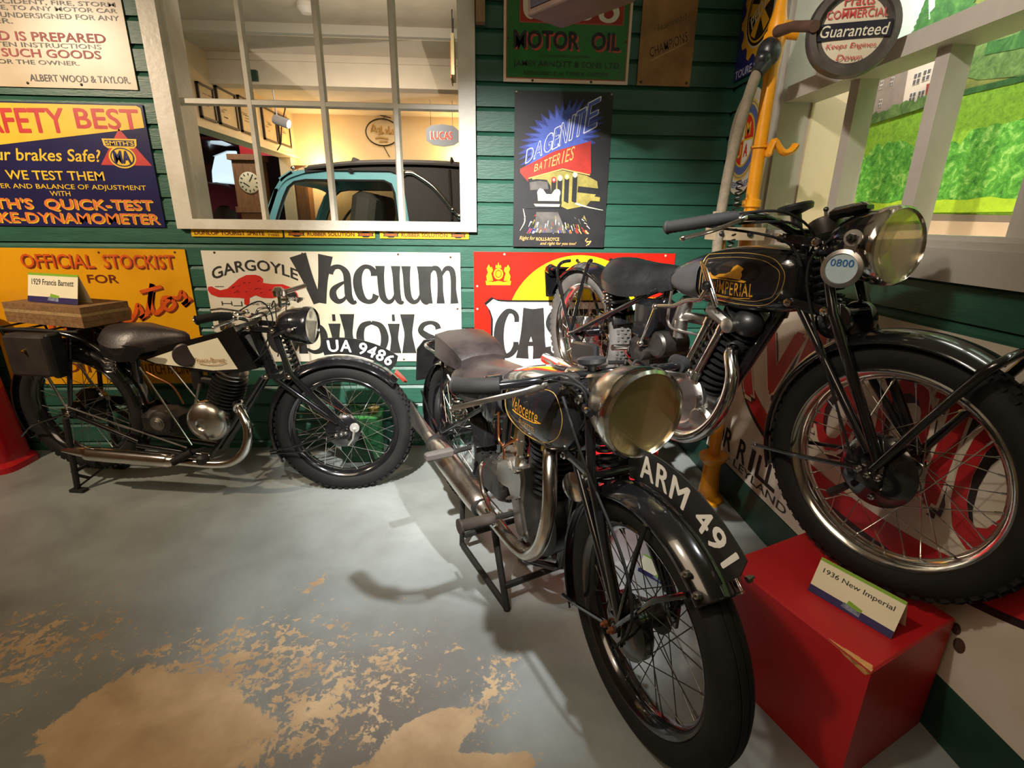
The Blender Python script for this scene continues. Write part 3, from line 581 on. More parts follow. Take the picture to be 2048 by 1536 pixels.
e.flat([(.166,1.167),(.655,1.167),(.655,1.236),(.166,1.236)], 0, 6, s.y)
s.text('Right for', .198,1.197,.282,1.222, 4, 7, shear=.3); s.text('ROLLS-ROYCE', .288,1.199,.412,1.216, 4, 7, bold=.015); s.text('and right for you too!', .310,1.173,.505,1.194, 4, 7, shear=.3)
a.brush([(.565,1.215),(.555,1.20),(.58,1.195),(.56,1.175)], [.004]*4, 4, 7, s.y); a.brush([(.56,1.19),(.585,1.20),(.572,1.178)], [.003]*3, 4, 7, s.y)
s.screws([(.172,1.904),(.648,1.904),(.172,1.172),(.648,1.172)], STEEL); s.done()
# three narrow yellow strips under the window
A_ = [mat('maroon_paint', sr(110,44,20)), LETBLACK, mat('strip_orange', sr(214,106,20), .4)]
YST = enamel('yellow_strip_enamel', sr(226,182,40), .05, .08, .3, 9)
def strip(x0, x1, label, words, logos):
    s = Sign('shelf_strip', label, 'sign', x0,1.202,x1,1.2385, YST, A_, th=.003, group='yellow strips under the window')
    for t, a0, a1 in words:
        s.art = MB()
        if t.startswith('CYCLE'): s.text('CYCLE', a0,1.2225,a1,1.2325, 0, bold=.02); s.text('TYRES', a0,1.208,a1,1.218, 0, bold=.02)
        else: s.text(t, a0,1.2115,a1,1.230, 0, bold=.035)
        shift(s.art, s.o).build('lettering', s.mats, s.top, smooth=False)
    for a0, a1 in logos:
        c = (a0+a1)/2; w = (a1-a0)/2; s.em = MB()
        s.em.flat([(c-w,1.2285),(c-w*.5,1.2285),(c-w*.3,1.2345),(c+w*.3,1.2345),(c+w*.5,1.2285),(c+w,1.2285),(c+w*.85,1.2205),(c+w,1.2125),(c+w*.5,1.2125),(c+w*.3,1.2065),(c-w*.3,1.2065),(c-w*.5,1.2125),(c-w,1.2125),(c-w*.85,1.2205)], 1, 2, s.y)
        s.em.flat([(c-w*.8,1.226),(c+w*.8,1.226),(c+w*.72,1.2205),(c+w*.8,1.215),(c-w*.8,1.215),(c-w*.72,1.2205)], 2, 3, s.y); s.em.text('DUNLOP', c-w*.66,1.2165,c+w*.66,1.2245, 1, 4, bold=.03, y0=s.y)
        shift(s.em, s.o).build('emblem', s.mats, s.top, smooth=False)
strip(-1.500,-1.040, 'yellow strip without emblems under the left of the window', [('DUNLOP TOURIST SPRITE',-1.483,-1.132),('CYCLE',-1.116,-1.058)], [])
strip(-1.030,-.565, 'yellow RUBBER SOLUTION strip with orange emblems, middle of three under the window', [('RUBBER SOLUTION',-.913,-.671)], [(-1.012,-.926),(-.655,-.570)])
strip(-.539,-.072, 'yellow RUBBER SOLUTION strip under the right corner of the window', [('RUBBER SOLUTION',-.427,-.185)], [(-.523,-.440),(-.168,-.088)])
# ---- signs on the right-hand wall (local x runs towards the viewer, face towards -x world)
def wall_sign(name, label, cat, y_far, z0, mb, mats, x=XW-.004, tilt=0):
    o = mb.build(name, mats, loc=(x, y_far, z0), rot=(0,0,-pi/2), smooth=False); return tag(o, label, cat)
NAVY = enamel('blue_enamel', sr(40,40,110), .3, .1, .3, 10)
g = MB().box(0,.40,-.006,0,0,.46); o = wall_sign('enamel_sign', 'blue enamel sign with yellow cog wheel on the side wall above the round badge', 'sign', 2.80,1.972, g, NAVY)
A_ = [mat('cog_yellow', sr(214,160,36), .4, var=.12), mat('cog_black', sr(40,30,22), .4), mat('pale_blue_letter', sr(190,190,210), .4), mat('cog_cream', sr(200,190,160), .4)]
e = MB(); cx, cz = .20,.245
pts = []
for i in range(48):
    t = 2*pi*i/48; r = .185 if (i//2) % 2 == 0 else .158; pts.append((cx+r*cos(t), cz+r*sin(t)*1.08))
e.flat(pts, 0, 1, -.006); e.disc(cx,cz,.138,.148, 3,2,-.006); e.disc(cx,cz,.130,.140, 1,3,-.006); e.disc(cx,cz,.118,.128, 0,4,-.006); e.disc(cx,cz,.110,.120, 1,5,-.006)
for i in range(5):
    t = 2*pi*i/5+.4; e.brush([(cx,cz),(cx+.10*cos(t),cz+.11*sin(t))], [.03,.05], 0, 6, -.006)
e.text('PEDAL', cx-.09,cz-.02,cx+.09,cz+.035, 3, 7, bold=.03, y0=-.006, rot=.5)
e.build('emblem', A_, o, smooth=False)
e = MB(); e.text('TOURE EN', .015,.006,.25,.040, 2, 2, bold=.03, y0=-.006); e.build('lettering', A_, o, smooth=False); e = MB()
for i, ch in enumerate('THROU'): e.text(ch, .365,.15+.04*(4-i),.392,.18+.04*(4-i), 2, 2, bold=.03, y0=-.006)
e.build('lettering', A_, o, smooth=False)
g = MB(); rim = [(.165+.175*cos(2*pi*i/48)*1.0, .235+.235*sin(2*pi*i/48)) for i in range(48)]
g.prism([(x,z) for x, z in rim], (0,-.006,0), (1,0,0), (0,0,1), -.006); o = wall_sign('badge_sign', 'round white enamel badge with red and white quarters behind the pump hose', 'sign', 2.76,1.435, g, enamel('badge_white', sr(206,200,184), .3, .1, .3, 11)); fixn(o)
A_ = [mat('badge_yellow', sr(214,180,60), .4), mat('badge_red', sr(196,52,34), .4), mat('badge_white_paint', sr(214,210,196), .4), mat('badge_blue', sr(84,96,150), .4), mat('badge_grey', sr(140,136,126), .4)]
e = MB(); cx, cz = .165,.245; Y0 = -.006
e.disc(cx,cz,.140,.178, 4,1,Y0); e.disc(cx,cz,.140,.178, 0,2,Y0,rin=.96); e.disc(cx,cz,.128,.163, 0,2,Y0,rin=.96); e.disc(cx,cz,.120,.152, 3,2,Y0,rin=.80); e.disc(cx,cz,.090,.118, 0,3,Y0)
for q, mi in ((0,1),(1,2),(2,1),(3,2)):
    t0 = q*pi/2; e.add([(cx,Y0-.0030,cz)]+[(cx+.084*cos(t0+pi/2*i/10),Y0-.0030,cz+.110*sin(t0+pi/2*i/10)) for i in range(11)], [tuple(range(12))], mi)
e.brush([(cx-.084,cz),(cx+.084,cz)], [.008,.008], 0, 5, Y0); e.brush([(cx,cz-.11),(cx,cz+.11)], [.007,.007], 0, 5, Y0)
for ch, px, pz, mi in (('E',-.048,.018,0),('M',.014,.018,0),('U',-.050,-.075,0),('A',.014,-.075,1)): e.text(ch, cx+px,cz+pz,cx+px+.036,cz+pz+.055, mi, 6, bold=.04, y0=Y0)
e.build('emblem', A_, o, smooth=False)
e = MB(); e.text('REPAIRER', .07,.030,.27,.056, 3, 2, bold=.03, y0=Y0, warp=lambda x,z:(x, z+((x-.165)/.1)**2*.016)); e.build('lettering', A_, o, smooth=False)
# ---- big white sign leaning against the right wall, standing on the plinth
s_len, s_h = 1.80, .862
lean = atan2(.052, .86)
RS = [enamel('aged_white_enamel', sr(196,188,174), .42, .16, .35, 12), mat('dealer_red', sr(164,34,38), .35, var=.15, vscale=8), mat('dealer_black', sr(30,26,28), .4), mat('dealer_cream', sr(200,190,170), .4, var=.1), mat('rust_spot', (.05,.022,.012), .85)]
g = MB().box(0,s_len,-.006,0,0,s_h)
big = tag(g.build('enamel_sign', RS[0], loc=(1.205,2.42,.168), rot=(0,0,-pi/2), smooth=False), 'large white dealer sign with red shadowed letters, leaning behind the right motorcycle', 'sign')
big.rotation_euler = (-lean, 0, -pi/2)
e = MB(); Y0 = -.006; sy = lambda y, z: (2.42-y, z-.168)
# red swash loop below the word
def loop(mb, c, rx, rz, w, a0, a1, mi, lay, n=40):
    mb.brush([(c[0]+rx*cos(a0+(a1-a0)*i/n), c[1]+rz*sin(a0+(a1-a0)*i/n)) for i in range(n+1)], [w]*(n+1), mi, lay, Y0, 2)
c0 = sy(1.42,.66)
loop(e, (c0[0]-.0,c0[1]), .80,.30, .030, pi*1.06,pi*1.885, 2, 1); loop(e, (c0[0],c0[1]+.045), .80,.30, .075, pi*1.06,pi*1.885, 1, 2)
e.build('swash', RS, big, smooth=False)
a = MB()
def dl(ch, y0, z0, y1, z1, bold=.06, sh=.0):
    p, q = sy(y0,z0), sy(y1,z1); w = lambda x, z: (x+(z-q[1])*sh, z+ (x-p[0])*.0)
    a.text(ch, p[0]+.022,p[1]-.022,q[0]+.022,q[1]-.022, 2, 3, bold=bold, y0=Y0, warp=w); a.text(ch, p[0]-.010,p[1]-.010,q[0]+.010,q[1]+.010, 3, 4, bold=bold+.02, y0=Y0, warp=w); a.text(ch, p[0],p[1],q[0],q[1], 1, 5, bold=bold, y0=Y0, warp=w)
dl('R', 2.33,.56,2.10,.88); dl('V', 2.10,.62,1.84,.885); dl('A', 1.86,.60,1.66,.985); dl('O', 1.66,.54,1.48,.80, .03); dl('O', 1.40,.62,1.22,.88, .02); dl('T', 1.22,.58,1.09,.90); dl('O', 1.10,.53,.93,.88, .03)
for ch, y0 in zip('TORRILL', (2.385,2.335,2.250,2.110,2.000,1.94,1.86)): 
    p = sy(y0,.235); a.text(ch, p[0],p[1],p[0]+(.03 if ch == 'I' else .075),p[1]+.10, 2, 2, bold=.03, y0=Y0)
p = sy(2.125,.190); a.text('LEYLAND', p[0],p[1],p[0]+.44,p[1]+.036, 2, 2, bold=.02, y0=Y0)
p = sy(2.36,.205); a.flat([(p[0],p[1]),(p[0]+.2,p[1]-.006),(p[0]+.2,p[1]),(p[0],p[1]+.006)], 2, 2, Y0)
a.build('lettering', RS, big, smooth=False)
e = MB()
for y, z, r in ((.947,.285,.020),(.968,.318,.016),(.74,.205,.012),(.70,.19,.018),(.66,.23,.008)):
    p = sy(y,z); e.disc(p[0],p[1],r*.8,r, 4,2,Y0,14)
e.build('rust_hole', RS, big, smooth=False)
# ------------------------------------------------------------------ the garage seen through the window
WARMW = mat('warm_plaster', sr(214,190,150), .85, var=.07, vscale=3, bump=.15, bscale=40)
DKWOOD = mat('dark_wood', sr(58,36,24), .5, var=.35, vscale=7, stretch=(6,6,1))
OAK = mat('oak_wood', sr(120,78,42), .5, var=.3, vscale=8, stretch=(7,7,1), bump=.1)
struct(MB().box(-2.1,1.9,6.05,6.15,0,2.5).build('wall_far', WARMW, smooth=False))
lw = MB().box(-2.12,-2.0,2.95,6.05,1.925,2.52); lw.box(-2.13,-1.965,2.95,6.05,1.900,1.930); lw.box(-2.12,-2.0,5.86,6.05,0,1.93)
struct(lw.build('wall_garage', WARMW, smooth=False))
struct(MB().box(1.35,1.45,2.95,6.05,0,2.5).build('wall_garage_end', WARMW, smooth=False))
gc = MB().box(-2.0,1.4,2.95,3.95,2.50,2.55); gc.box(-2.0,1.4,3.95,4.35,2.44,2.50); gc.box(-2.0,1.4,4.35,4.47,2.235,2.50); gc.box(-2.0,1.4,4.47,6.05,2.345,2.42)
gc.box(-2.0,1.4,4.335,4.35,2.395,2.44); gc.box(-2.0,1.4,4.325,4.35,2.235,2.262)
struct(gc.build('ceiling_garage', mat('garage_ceiling_paint', sr(206,192,170), .85, var=.12, vscale=4, bump=.2, bscale=20), smooth=False))
struct(MB().box(-2.0,1.4,3.90,3.955,2.445,2.50).build('trim_3', mat('beam_white', sr(214,208,194), .5), smooth=False))
HB = mat('hall_brown', sr(64,44,32), .8, var=.2)
for nm, b_ in (('wall_hall_left',(-5.3,-5.2,2.95,9.1,0,2.7)),('wall_hall_far',(-5.2,-2.1,9.0,9.1,0,2.7)),('ceiling_hall',(-5.2,-2.12,2.95,9.0,2.6,2.7)),('wall_hall_near',(-5.2,-3.2,2.80,2.95,0,2.7)),('wall_hall_right',(-2.12,-2.02,6.15,9.0,0,2.6))): struct(MB().box(*b_).build(nm, HB, smooth=False))
# lit doorway at the end of the hall
dr = MB(); dr.box(-4.54,-4.46,8.94,9.0,0,2.46); dr.box(-3.87,-3.79,8.94,9.0,0,2.46); dr.box(-4.54,-3.79,8.94,9.0,2.38,2.46)
d1 = struct(dr.build('door_1', DKWOOD, smooth=False))
MB().box(-4.46,-3.87,8.97,8.985,.9,2.38).build('door_pane', mat('daylit_pane', (.72,.88,.98), .5, emit=.9), d1, smooth=False)
# pictures along the garage wall
PAPER = mat('old_print_paper', sr(196,168,122), .7, var=.12, vscale=9)
FRB = mat('black_frame', sr(38,28,22), .4)
pl = ['dark framed print hung nearest the window on the garage wall','framed print second from the window on the garage wall','broad framed print with a pinned arrow shape on the garage wall','framed print fourth from the window, behind the glazing bar','tall framed print fifth along the garage wall beside the white spot lamp','framed print farthest along the garage wall by the corner']
for (y0,y1,z0,z1), lb in zip(((3.80,4.02,1.985,2.235),(4.11,4.33,1.970,2.20),(4.38,4.69,1.972,2.235),(4.75,5.04,1.975,2.25),(5.21,5.53,1.982,2.262),(5.58,5.89,1.99,2.268)), pl):
    f = MB(); t = .014
    for a, b, c, d in ((y0,y0+t,z0,z1),(y1-t,y1,z0,z1),(y0,y1,z0,z0+t),(y0,y1,z1-t,z1)): f.box(0,.02,a-y0,b-y0,c-z0,d-z0)
    fo = tag(f.build('picture_frame', FRB, loc=(-1.999,y0,z0), smooth=False), lb, 'picture', 'framed prints along the garage wall')
    p = MB().box(.002,.010,t,y1-y0-t,t,z1-z0-t); p.build('print', PAPER, fo, smooth=False)
    q = MB()
    for k in range(5):
        yy = random.uniform(.04,.14); zz = random.uniform(.06,.17); q.box(.0105,.011,yy,yy+random.uniform(.04,.1),zz,zz+.006)
    q.build('engraving', mat('sepia_ink', sr(120,92,58), .7), fo, smooth=False)
# grandfather clock under the rail
ck = empty('grandfather_clock', 'oak longcase clock with round cream dial, standing in the garage under the prints', 'clock', (-2.64,6.25,0))
b = MB(); b.box(-.15,.15,-.02,.20,0,.5); b.box(-.11,.11,.0,.18,.5,1.30); b.box(-.15,.15,-.03,.21,1.30,1.36); b.box(-.13,.15,-.01,.20,1.36,1.86); b.box(-.16,.17,-.04,.22,1.83,1.885); b.build('case', OAK, ck, smooth=False)
d = MB(); d.lathe((.03,-.012,1.605), (0,-1,0), [(.108,0),(.108,.008),(.10,.012),(.0,.012)], 32); d.build('dial', mat('dial_cream', sr(206,184,140), .5, var=.1), ck)
h = MB()
for i in range(12):
    t = 2*pi*i/12; h.obox((.03+.084*sin(t),-.026,1.605+.084*cos(t)), (.010,.002,.022), Matrix.Rotation(t,3,'Y'))
h.obox((.0,-.027,1.585), (.07,.002,.009), Matrix.Rotation(.6,3,'Y')); h.obox((.05,-.027,1.64), (.06,.002,.009), Matrix.Rotation(-1.0,3,'Y'))
h.build('clock_hand', LETBLACK, ck, smooth=False); ck.scale = (1.04,1.04,1.04)
tag(MB().box(-1.985,-1.86,5.88,6.04,0,1.80).box(-1.99,-1.845,5.865,6.045,1.76,1.825).box(-1.975,-1.87,5.87,5.88,1.0,1.70).build('cupboard', OAK, smooth=False), 'brown wooden cupboard behind the blue car in the garage corner', 'cupboard')
# maroon car in the hall
mc = empty('vintage_car', 'maroon vintage car with chrome highlights in the dim hall, left pane of the window', 'car', (-3.55,7.15,0)); mc.scale = (1.28,1.28,1.28)
MAR = mat('maroon_coach_paint', sr(70,20,26), .12, 0, 1.0); b = MB()
rings = []
for y, w, z0, z1 in ((-.35,.30,.35,.9),(-.25,.50,.30,1.15),(0,.58,.28,1.34),(.5,.62,.28,1.38),(1.1,.60,.3,1.30)):
    rings.append([V((w*cos(t)*(1 if abs(cos(t))<.7 else 1), y, (z0+z1)/2+(z1-z0)/2*sin(t)*(1.0 if sin(t)>0 else 1))) for t in [2*pi*k/24 for k in range(24)]])
b.loft(rings); b.build('body', MAR, mc)
cb = MB(); prof = [(-.50,1.25),(-.47,1.55),(-.40,1.73),(-.2,1.80),(.2,1.80),(.40,1.73),(.47,1.55),(.50,1.25)]
for y0, y1 in ((.10,.14),(.95,1.0)):
    out = prof; inn = [(x*.84, 1.25+(z-1.25)*.86+.02) for x, z in prof]
    vs = [V((x,y0,z)) for x, z in out]+[V((x,y0,z)) for x, z in inn]+[V((x,y1,z)) for x, z in out]+[V((x,y1,z)) for x, z in inn]; n = len(prof)
    fs = []
    for i in range(n-1): fs += [(i,i+1,n+i+1,n+i),(2*n+i,3*n+i,3*n+i+1,2*n+i+1),(n+i,n+i+1,3*n+i+1,3*n+i)]
    cb.add(vs, fs)
cb.loft([[V((x,y,z)) for x, z in prof]+[V((x*.96,y,1.25+(z-1.25)*.97-.01)) for x, z in reversed(prof)] for y in (.10,1.0)]); cb.build('cabin', MAR, mc)
for sx in (-1,1):
    w = MB(); w.lathe((sx*.62,.0,.34), (1,0,0), [(.20,-.06),(.32,-.05),(.34,0),(.32,.05),(.20,.06),(.05,.07),(.0,.07)], 24); w.build('wheel', RUBBER, mc)
    f = MB(); f.tube(spline([(sx*.62,-.40,.45),(sx*.62,-.25,.72),(sx*.60,.05,.78),(sx*.60,.40,.55),(sx*.6,.8,.34)],5), [.05]+[.13]*14+[.10]*5+[.05], 12); f.build('mudguard', MAR, mc)
    l = MB(); l.lathe((sx*.36,-.44,1.0), (0,-1,0), [(.02,-.16),(.09,-.10),(.12,.0),(.11,.02),(0,.04)], 20); l.build('headlamp', CHROME, mc)
MB().obox((.0,-.27,1.18), (.16,.02,.11), None, 0, .008).build('badge_plate', mat('pale_blue_plate', sr(140,190,204), .4), mc)
g = MB()
for i in range(9): g.box(-.16+.04*i-.006,-.16+.04*i+.006,-.40,-.37,.55,1.08)
g.build('grille', CHROME, mc, smooth=False)
tag(MB().box(-2.95,-2.55,6.9,6.95,2.02,2.14).build('hanging_banner', mat('banner_red', sr(214,30,24), .5), smooth=False), 'red banner with yellow edge hung above the maroon car', 'banner')
# pale blue car with black hood
car = empty('vintage_car', 'pale blue open-hooded car with black fabric hood behind the window', 'car', (-.9,5.1,0))
BLUE = mat('duck_egg_blue', sr(108,164,172), .22, 0, .6, var=.05); HOOD = mat('hood_fabric', sr(40,37,36), .8, var=.25, vscale=9, bump=.25, bscale=200)
off = V((-.9,5.1,0)); Y0, Y1 = 4.42, 5.80
def cs(mb): return shift(mb, off)
O = [(-1.790,1.24),(-1.735,1.38),(-1.66,1.52),(-1.60,1.60),(-1.52,1.650),(-1.40,1.668),(-.74,1.672),(-.665,1.645),(-.635,1.55),(-.60,1.24)]
I = [(-1.690,1.24),(-1.650,1.34),(-1.595,1.46),(-1.555,1.53),(-1.50,1.572),(-1.41,1.588),(-.79,1.592),(-.735,1.568),(-.712,1.50),(-.695,1.24)]
for y0, y1 in ((Y0,Y0+.05),(Y1-.05,Y1)):
    m = MB(); n = len(O)
    vs = [V((x,y0,z)) for x, z in O+I]+[V((x,y1,z)) for x, z in O+I]; fs = []
    for i in range(n-1): fs += [(i,i+1,n+i+1,n+i),(2*n+i,3*n+i,3*n+i+1,2*n+i+1),(n+i,n+i+1,3*n+i+1,3*n+i),(i,2*n+i,2*n+i+1,i+1)]
    m.add(vs, fs); fixn(cs(m).build('door_frame', BLUE, car))
    k = MB(); J = [(x+(.006 if x < -1.2 else -.006), z-.006) for x, z in I]; k.tube([V((x,(y0 if y0 < 5 else y1)-.002,z)) for x, z in I], .009, 8); cs(k).build('window_seal', RUBBER, car)
    g = MB().add([V((x,(y0+y1)/2,z)) for x, z in I], [tuple(range(n))]); cs(g).build('window_glass', glassy('car_glass', (.62,.64,.62), .05), car, smooth=False)
ws = MB()
for t in (0,): ws.loft([[V((x,y,z)) for x, z in ((-1.79,1.24),(-1.66,1.52),(-1.63,1.52),(-1.76,1.24))] for y in (Y0,Y0+.06)]); ws.loft([[V((x,y,z)) for x, z in ((-1.62,1.60),(-1.52,1.66),(-1.50,1.63),(-1.60,1.57))] for y in (Y0,Y1)]); ws.loft([[V((x,y,z)) for x, z in ((-1.79,1.24),(-1.66,1.52),(-1.63,1.52),(-1.76,1.24))] for y in (Y1-.06,Y1)])
cs(ws).build('windscreen_frame', BLUE, car)
Hc = spline([(-1.40,1.735),(-1.05,1.775),(-.66,1.790),(-.16,1.778),(.28,1.71),(.58,1.55),(.70,1.24)],4)
Hh = spline([(-1.625,1.60),(-1.58,1.655),(-1.52,1.695),(-1.40,1.735)],4)
def roof(curve, name, m, lift=0):
    mb = MB(); rings = []
    for i in range(13):
        t = i/12; y = Y0-.03+(Y1-Y0+.06)*t; dr = .075*(1-sin(pi*min(max(t,.0),1))**.35); rings.append([V((x,y,z-dr)) for x, z in curve]+[V((x,y,z-dr-.02)) for x, z in reversed(curve)])
    mb.loft(rings); return cs(fixn_l(mb)).build(name, m, car)
def fixn_l(mb): return mb
fixn(roof(Hc, 'hood', HOOD)); fixn(roof(Hh, 'roof_header', BLUE))
for y0, y1 in ((Y0-.03,Y0-.005),(Y1+.005,Y1+.03)):
    m = MB(); low = [(-1.40,1.660),(-.74,1.664),(-.655,1.640),(-.628,1.55),(-.595,1.24)]
    top = [(x,z-.06) for x, z in Hc]
    m.prism(top+list(reversed(low)), (0,y1,0), (1,0,0), (0,0,1), -(y1-y0) if False else (y1-y0)); fixn(cs(m).build('hood_side', HOOD, car))
m = MB()
for x in (-1.03,-.25,.28):
    z = min(Hc, key=lambda q: abs(q[0]-x))[1]; m.tube([V((x,Y0-.035,1.30)) if x > -.6 else V((x,Y0-.035,1.67)),V((x-.01,Y0-.034,z-.12)),V((x,Y0+.10,z-.015)),V((x,Y1-.1,z-.015))], .022, 8, flat=.5)
cs(m).build('hood_stick', mat('hood_band', sr(24,22,22), .85), car)
il = spline([(-.625,1.648),(-.56,1.650),(-.50,1.622),(-.40,1.556),(-.31,1.462),(-.25,1.388),(-.185,1.328)],5)
m = MB().tube([V((x,Y0-.055,z)) for x, z in il], [.022]+[.016]*(len(il)-2)+[.022], 10); m.ball((-.625,Y0-.055,1.648),.026); m.ball((-.185,Y0-.055,1.328),.028); m.ball((-.24,Y0-.055,1.378),.022); cs(m).build('hood_iron', CHROME, car)
MB().ball((-1.49-off.x,Y0-.03-off.y,1.675),.014).build('hood_catch', CHROME, car)
# lower body, seats, wheels
bd = MB(); rings = []
for x, hw, z0, z1 in ((-3.25,.32,.50,.95),(-3.15,.42,.42,1.06),(-2.3,.52,.36,1.12),(-1.85,.68,.32,1.18),(-1.2,.72,.32,1.25),(.3,.72,.32,1.25),(.75,.66,.36,1.16),(1.12,.50,.45,.95)):
    rings.append([V((x,5.11+hw*cos(t),(z0+z1)/2+(z1-z0)/2*(abs(sin(t))**.35*(1 if sin(t)>0 else -1)))) for t in [2*pi*(k+.5)/28 for k in range(28)]])
bd.loft(rings); cs(bd).build('body', BLUE, car)
for y in (4.46,5.76):
    for x in (-2.65,.55):
        w = MB().lathe((x,y,.33), (0,1,0), [(.19,-.07),(.31,-.06),(.33,0),(.31,.06),(.19,.07),(.05,.08),(0,.08)], 24); cs(w).build('wheel', RUBBER, car)
        g = MB().arcsweep((x,y,.33), .40, .1, pi-.1, [(0,-.10),(.03,0),(0,.10),(-.02,.09),(.01,0),(-.02,-.09)], 14); cs(g).build('mudguard', BLUE, car)
GREYS = mat('grey_upholstery', sr(90,86,80), .8, var=.2)
for x, w in ((-1.02,.26),(.0,.3)):
    for y in ((4.78,5.45) if x < -.5 else (5.1,)):
        s_ = MB().obox((x,y,1.30), (.20,.50 if x < -.5 else 1.1,.44), Matrix.Rotation(.18,3,'Y'), 0, .05); cs(s_).build('seat', GREYS, car)
sw = MB().lathe((-1.36,5.40,1.25), (-.8,0,.5), [(.19+.012*cos(t),.012*sin(t)) for t in [2*pi*k/8 for k in range(8)]], 24, closedprof=True); cs(sw).build('steering_wheel', LETBLACK, car)
# hanging sign, wire sign, track lamp, fittings
lu = empty('hanging_sign', 'grey oval sign with red lettering hung on cords in the garage', 'sign', (-.36,5.2,2.04))
m = MB(); pts = [(-.155,.055),(-.10,.088),(.0,.098),(.10,.085),(.145,.05),(.145,-.05),(.10,-.078),(.0,-.090),(-.10,-.075),(-.155,-.04)]
m.prism(pts, (0,.012,0), (1,0,0), (0,0,1), .024); fixn(m.build('board', mat('sign_grey', sr(128,134,146), .4), lu, smooth=False))
m = MB(); m.text('LUCAS', -.118,-.032,.082,.036, 1, 2, bold=.05, y0=-.012); m.text('LUCAS', -.112,-.030,.086,.034, 0, 3, bold=.04, y0=-.012); m.build('lettering', [mat('sign_letter_red', sr(214,66,50), .4), LETWHITE], lu, smooth=False)
m = MB().prism([(.150,.060),(.205,.005),(.150,-.06)], (0,.012,0), (1,0,0), (0,0,1), .024); fixn(m.build('pointer', mat('brown_pointer', sr(70,40,30), .6), lu, smooth=False))
m = MB().bar((-.11,0,.08),(-.11,0,.30),.002,6).bar((.09,0,.08),(.09,0,.30),.002,6); m.build('cord', IRON, lu)
wr = empty('wire_sign', 'oval wire sign with gold script fixed on the far garage wall', 'sign', (-1.06,6.02,2.18))
m = MB().tube([V((.175*cos(2*pi*i/40),0,.13*sin(2*pi*i/40))) for i in range(40)], .007, 8, closed=True); m.bar((0,0,-.13),(.06,.0,-.24),.005,6); m.tube(spline([(.02,0,.13),(.05,-.01,.2),(-.02,0,.17),(.1,0,.14)],6), .005, 6); m.build('hoop', DARKSTEEL, wr)
m = MB()
for p in ([(-.12,.0),(-.09,.07),(-.06,.0)],[(-.11,.02),(-.06,.02)],[(-.05,.03),(-.03,.04),(-.04,-.02),(-.02,.0)],[(-.01,.06),(-.01,-.01),(.01,.0)],[(.03,.03),(.05,.02),(.03,.0),(.05,-.01)],[(.07,.06),(.07,-.01),(.10,.0)],[(.10,.03),(.12,.02),(.10,.0),(.12,-.01)],[(-.08,-.06),(-.02,-.05),(.06,-.06)],[(-.04,-.09),(.05,-.085)]):
    q = spline(p,4) if len(p) > 2 else p; m.tube([V((x,-.004,z)) for x, z in q], .008, 6)
m.build('script', GOLD, wr)
tl = empty('spot_lamp', 'white cylindrical spot lamp hung in front of the garage prints, lit', 'lamp', (-1.60,4.55,2.03))
dr_ = V((.85,-.15,-.28)).normalized(); m = MB().lathe(V((0,0,0))-dr_*.05, dr_, [(.0,-.002),(.034,0),(.036,.02),(.036,.125),(.030,.125),(.030,.10)], 20); m.bar((-.02,0,.03),(-.035,0,.313),.006,8); m.build('lamp_body', mat('lamp_white', sr(190,186,190), .35), tl)
MB().lathe(V((0,0,0))+dr_*.045, dr_, [(.0,0),(.030,0),(.028,.012),(.0,.02)], 20).build('bulb', mat('lamp_glow', (1,.95,.86), .5, emit=9), tl)
m = MB().tube(spline([(-.05,.3,.15),(-.1,.3,.0),(-.12,.3,-.12),(-.16,.3,-.18)],6), .005, 6); m.build('cable', IRON, tl)
tag(MB().box(-1.715,-1.64,4.29,4.326,2.252,2.322).build('junction_box', DKGREEN, smooth=False), 'small dark green box on the garage downstand beam', 'box')
tag(MB().lathe((-1.03,3.57,2.499), (0,0,-1), [(.055,0),(.055,.025),(.045,.035),(.03,.05),(.0,.052)], 24).build('smoke_detector', mat('detector_white', sr(220,214,204), .5)), 'white smoke detector on the garage ceiling near the window top', 'detector')
hb = tag(MB().box(-.185,-.165,3.55,3.75,2.15,2.37).build('hanging_board', mat('cream_board', sr(214,200,150), .6), smooth=False), 'narrow cream board seen edge-on at the right end of the window', 'board')
MB().bar((-.175,3.58,2.36),(-.175,3.58,2.50),.003,6).bar((-.175,3.72,2.36),(-.175,3.72,2.50),.003,6).build('cord', IRON, hb)
MB().box(-.190,-.185,3.55,3.75,2.13,2.33).build('board_backing', mat('orange_brown', sr(170,96,40), .6), hb, smooth=False)
# ------------------------------------------------------------------ painted view behind the right-hand window (flat board, real lettering-flat artwork)
MUX, MY0 = 1.640, 2.30
def foliage(name, dark, mid, lite, sc=14, seed=0):
    m = bpy.data.materials.new(name); m.use_nodes = True; nt = m.node_tree; b = nt.nodes['Principled BSDF']; b.inputs['Roughness'].default_value = .8
    tc = nt.nodes.new('ShaderNodeTexCoord'); n = nt.nodes.new('ShaderNodeTexNoise'); n.inputs['Scale'].default_value = sc; n.inputs['Detail'].default_value = 9; n.inputs['Roughness'].default_value = .72; n.inputs['Distortion'].default_value = .6
    mp = nt.nodes.new('ShaderNodeMapping'); mp.inputs['Location'].default_value = (seed,seed*2,seed*3); nt.links.new(tc.outputs['Object'], mp.inputs[0]); nt.links.new(mp.outputs[0], n.inputs['Vector'])
    r = nt.nodes.new('ShaderNodeValToRGB'); e = r.color_ramp.elements; e[0].position = .34; e[0].color = (*dark,1); e[1].position = .70; e[1].color = (*lite,1); k = e.new(.52); k.color = (*mid,1)
    nt.links.new(n.outputs['Fac'], r.inputs[0]); nt.links.new(r.outputs[0], b.inputs['Base Color']); return m
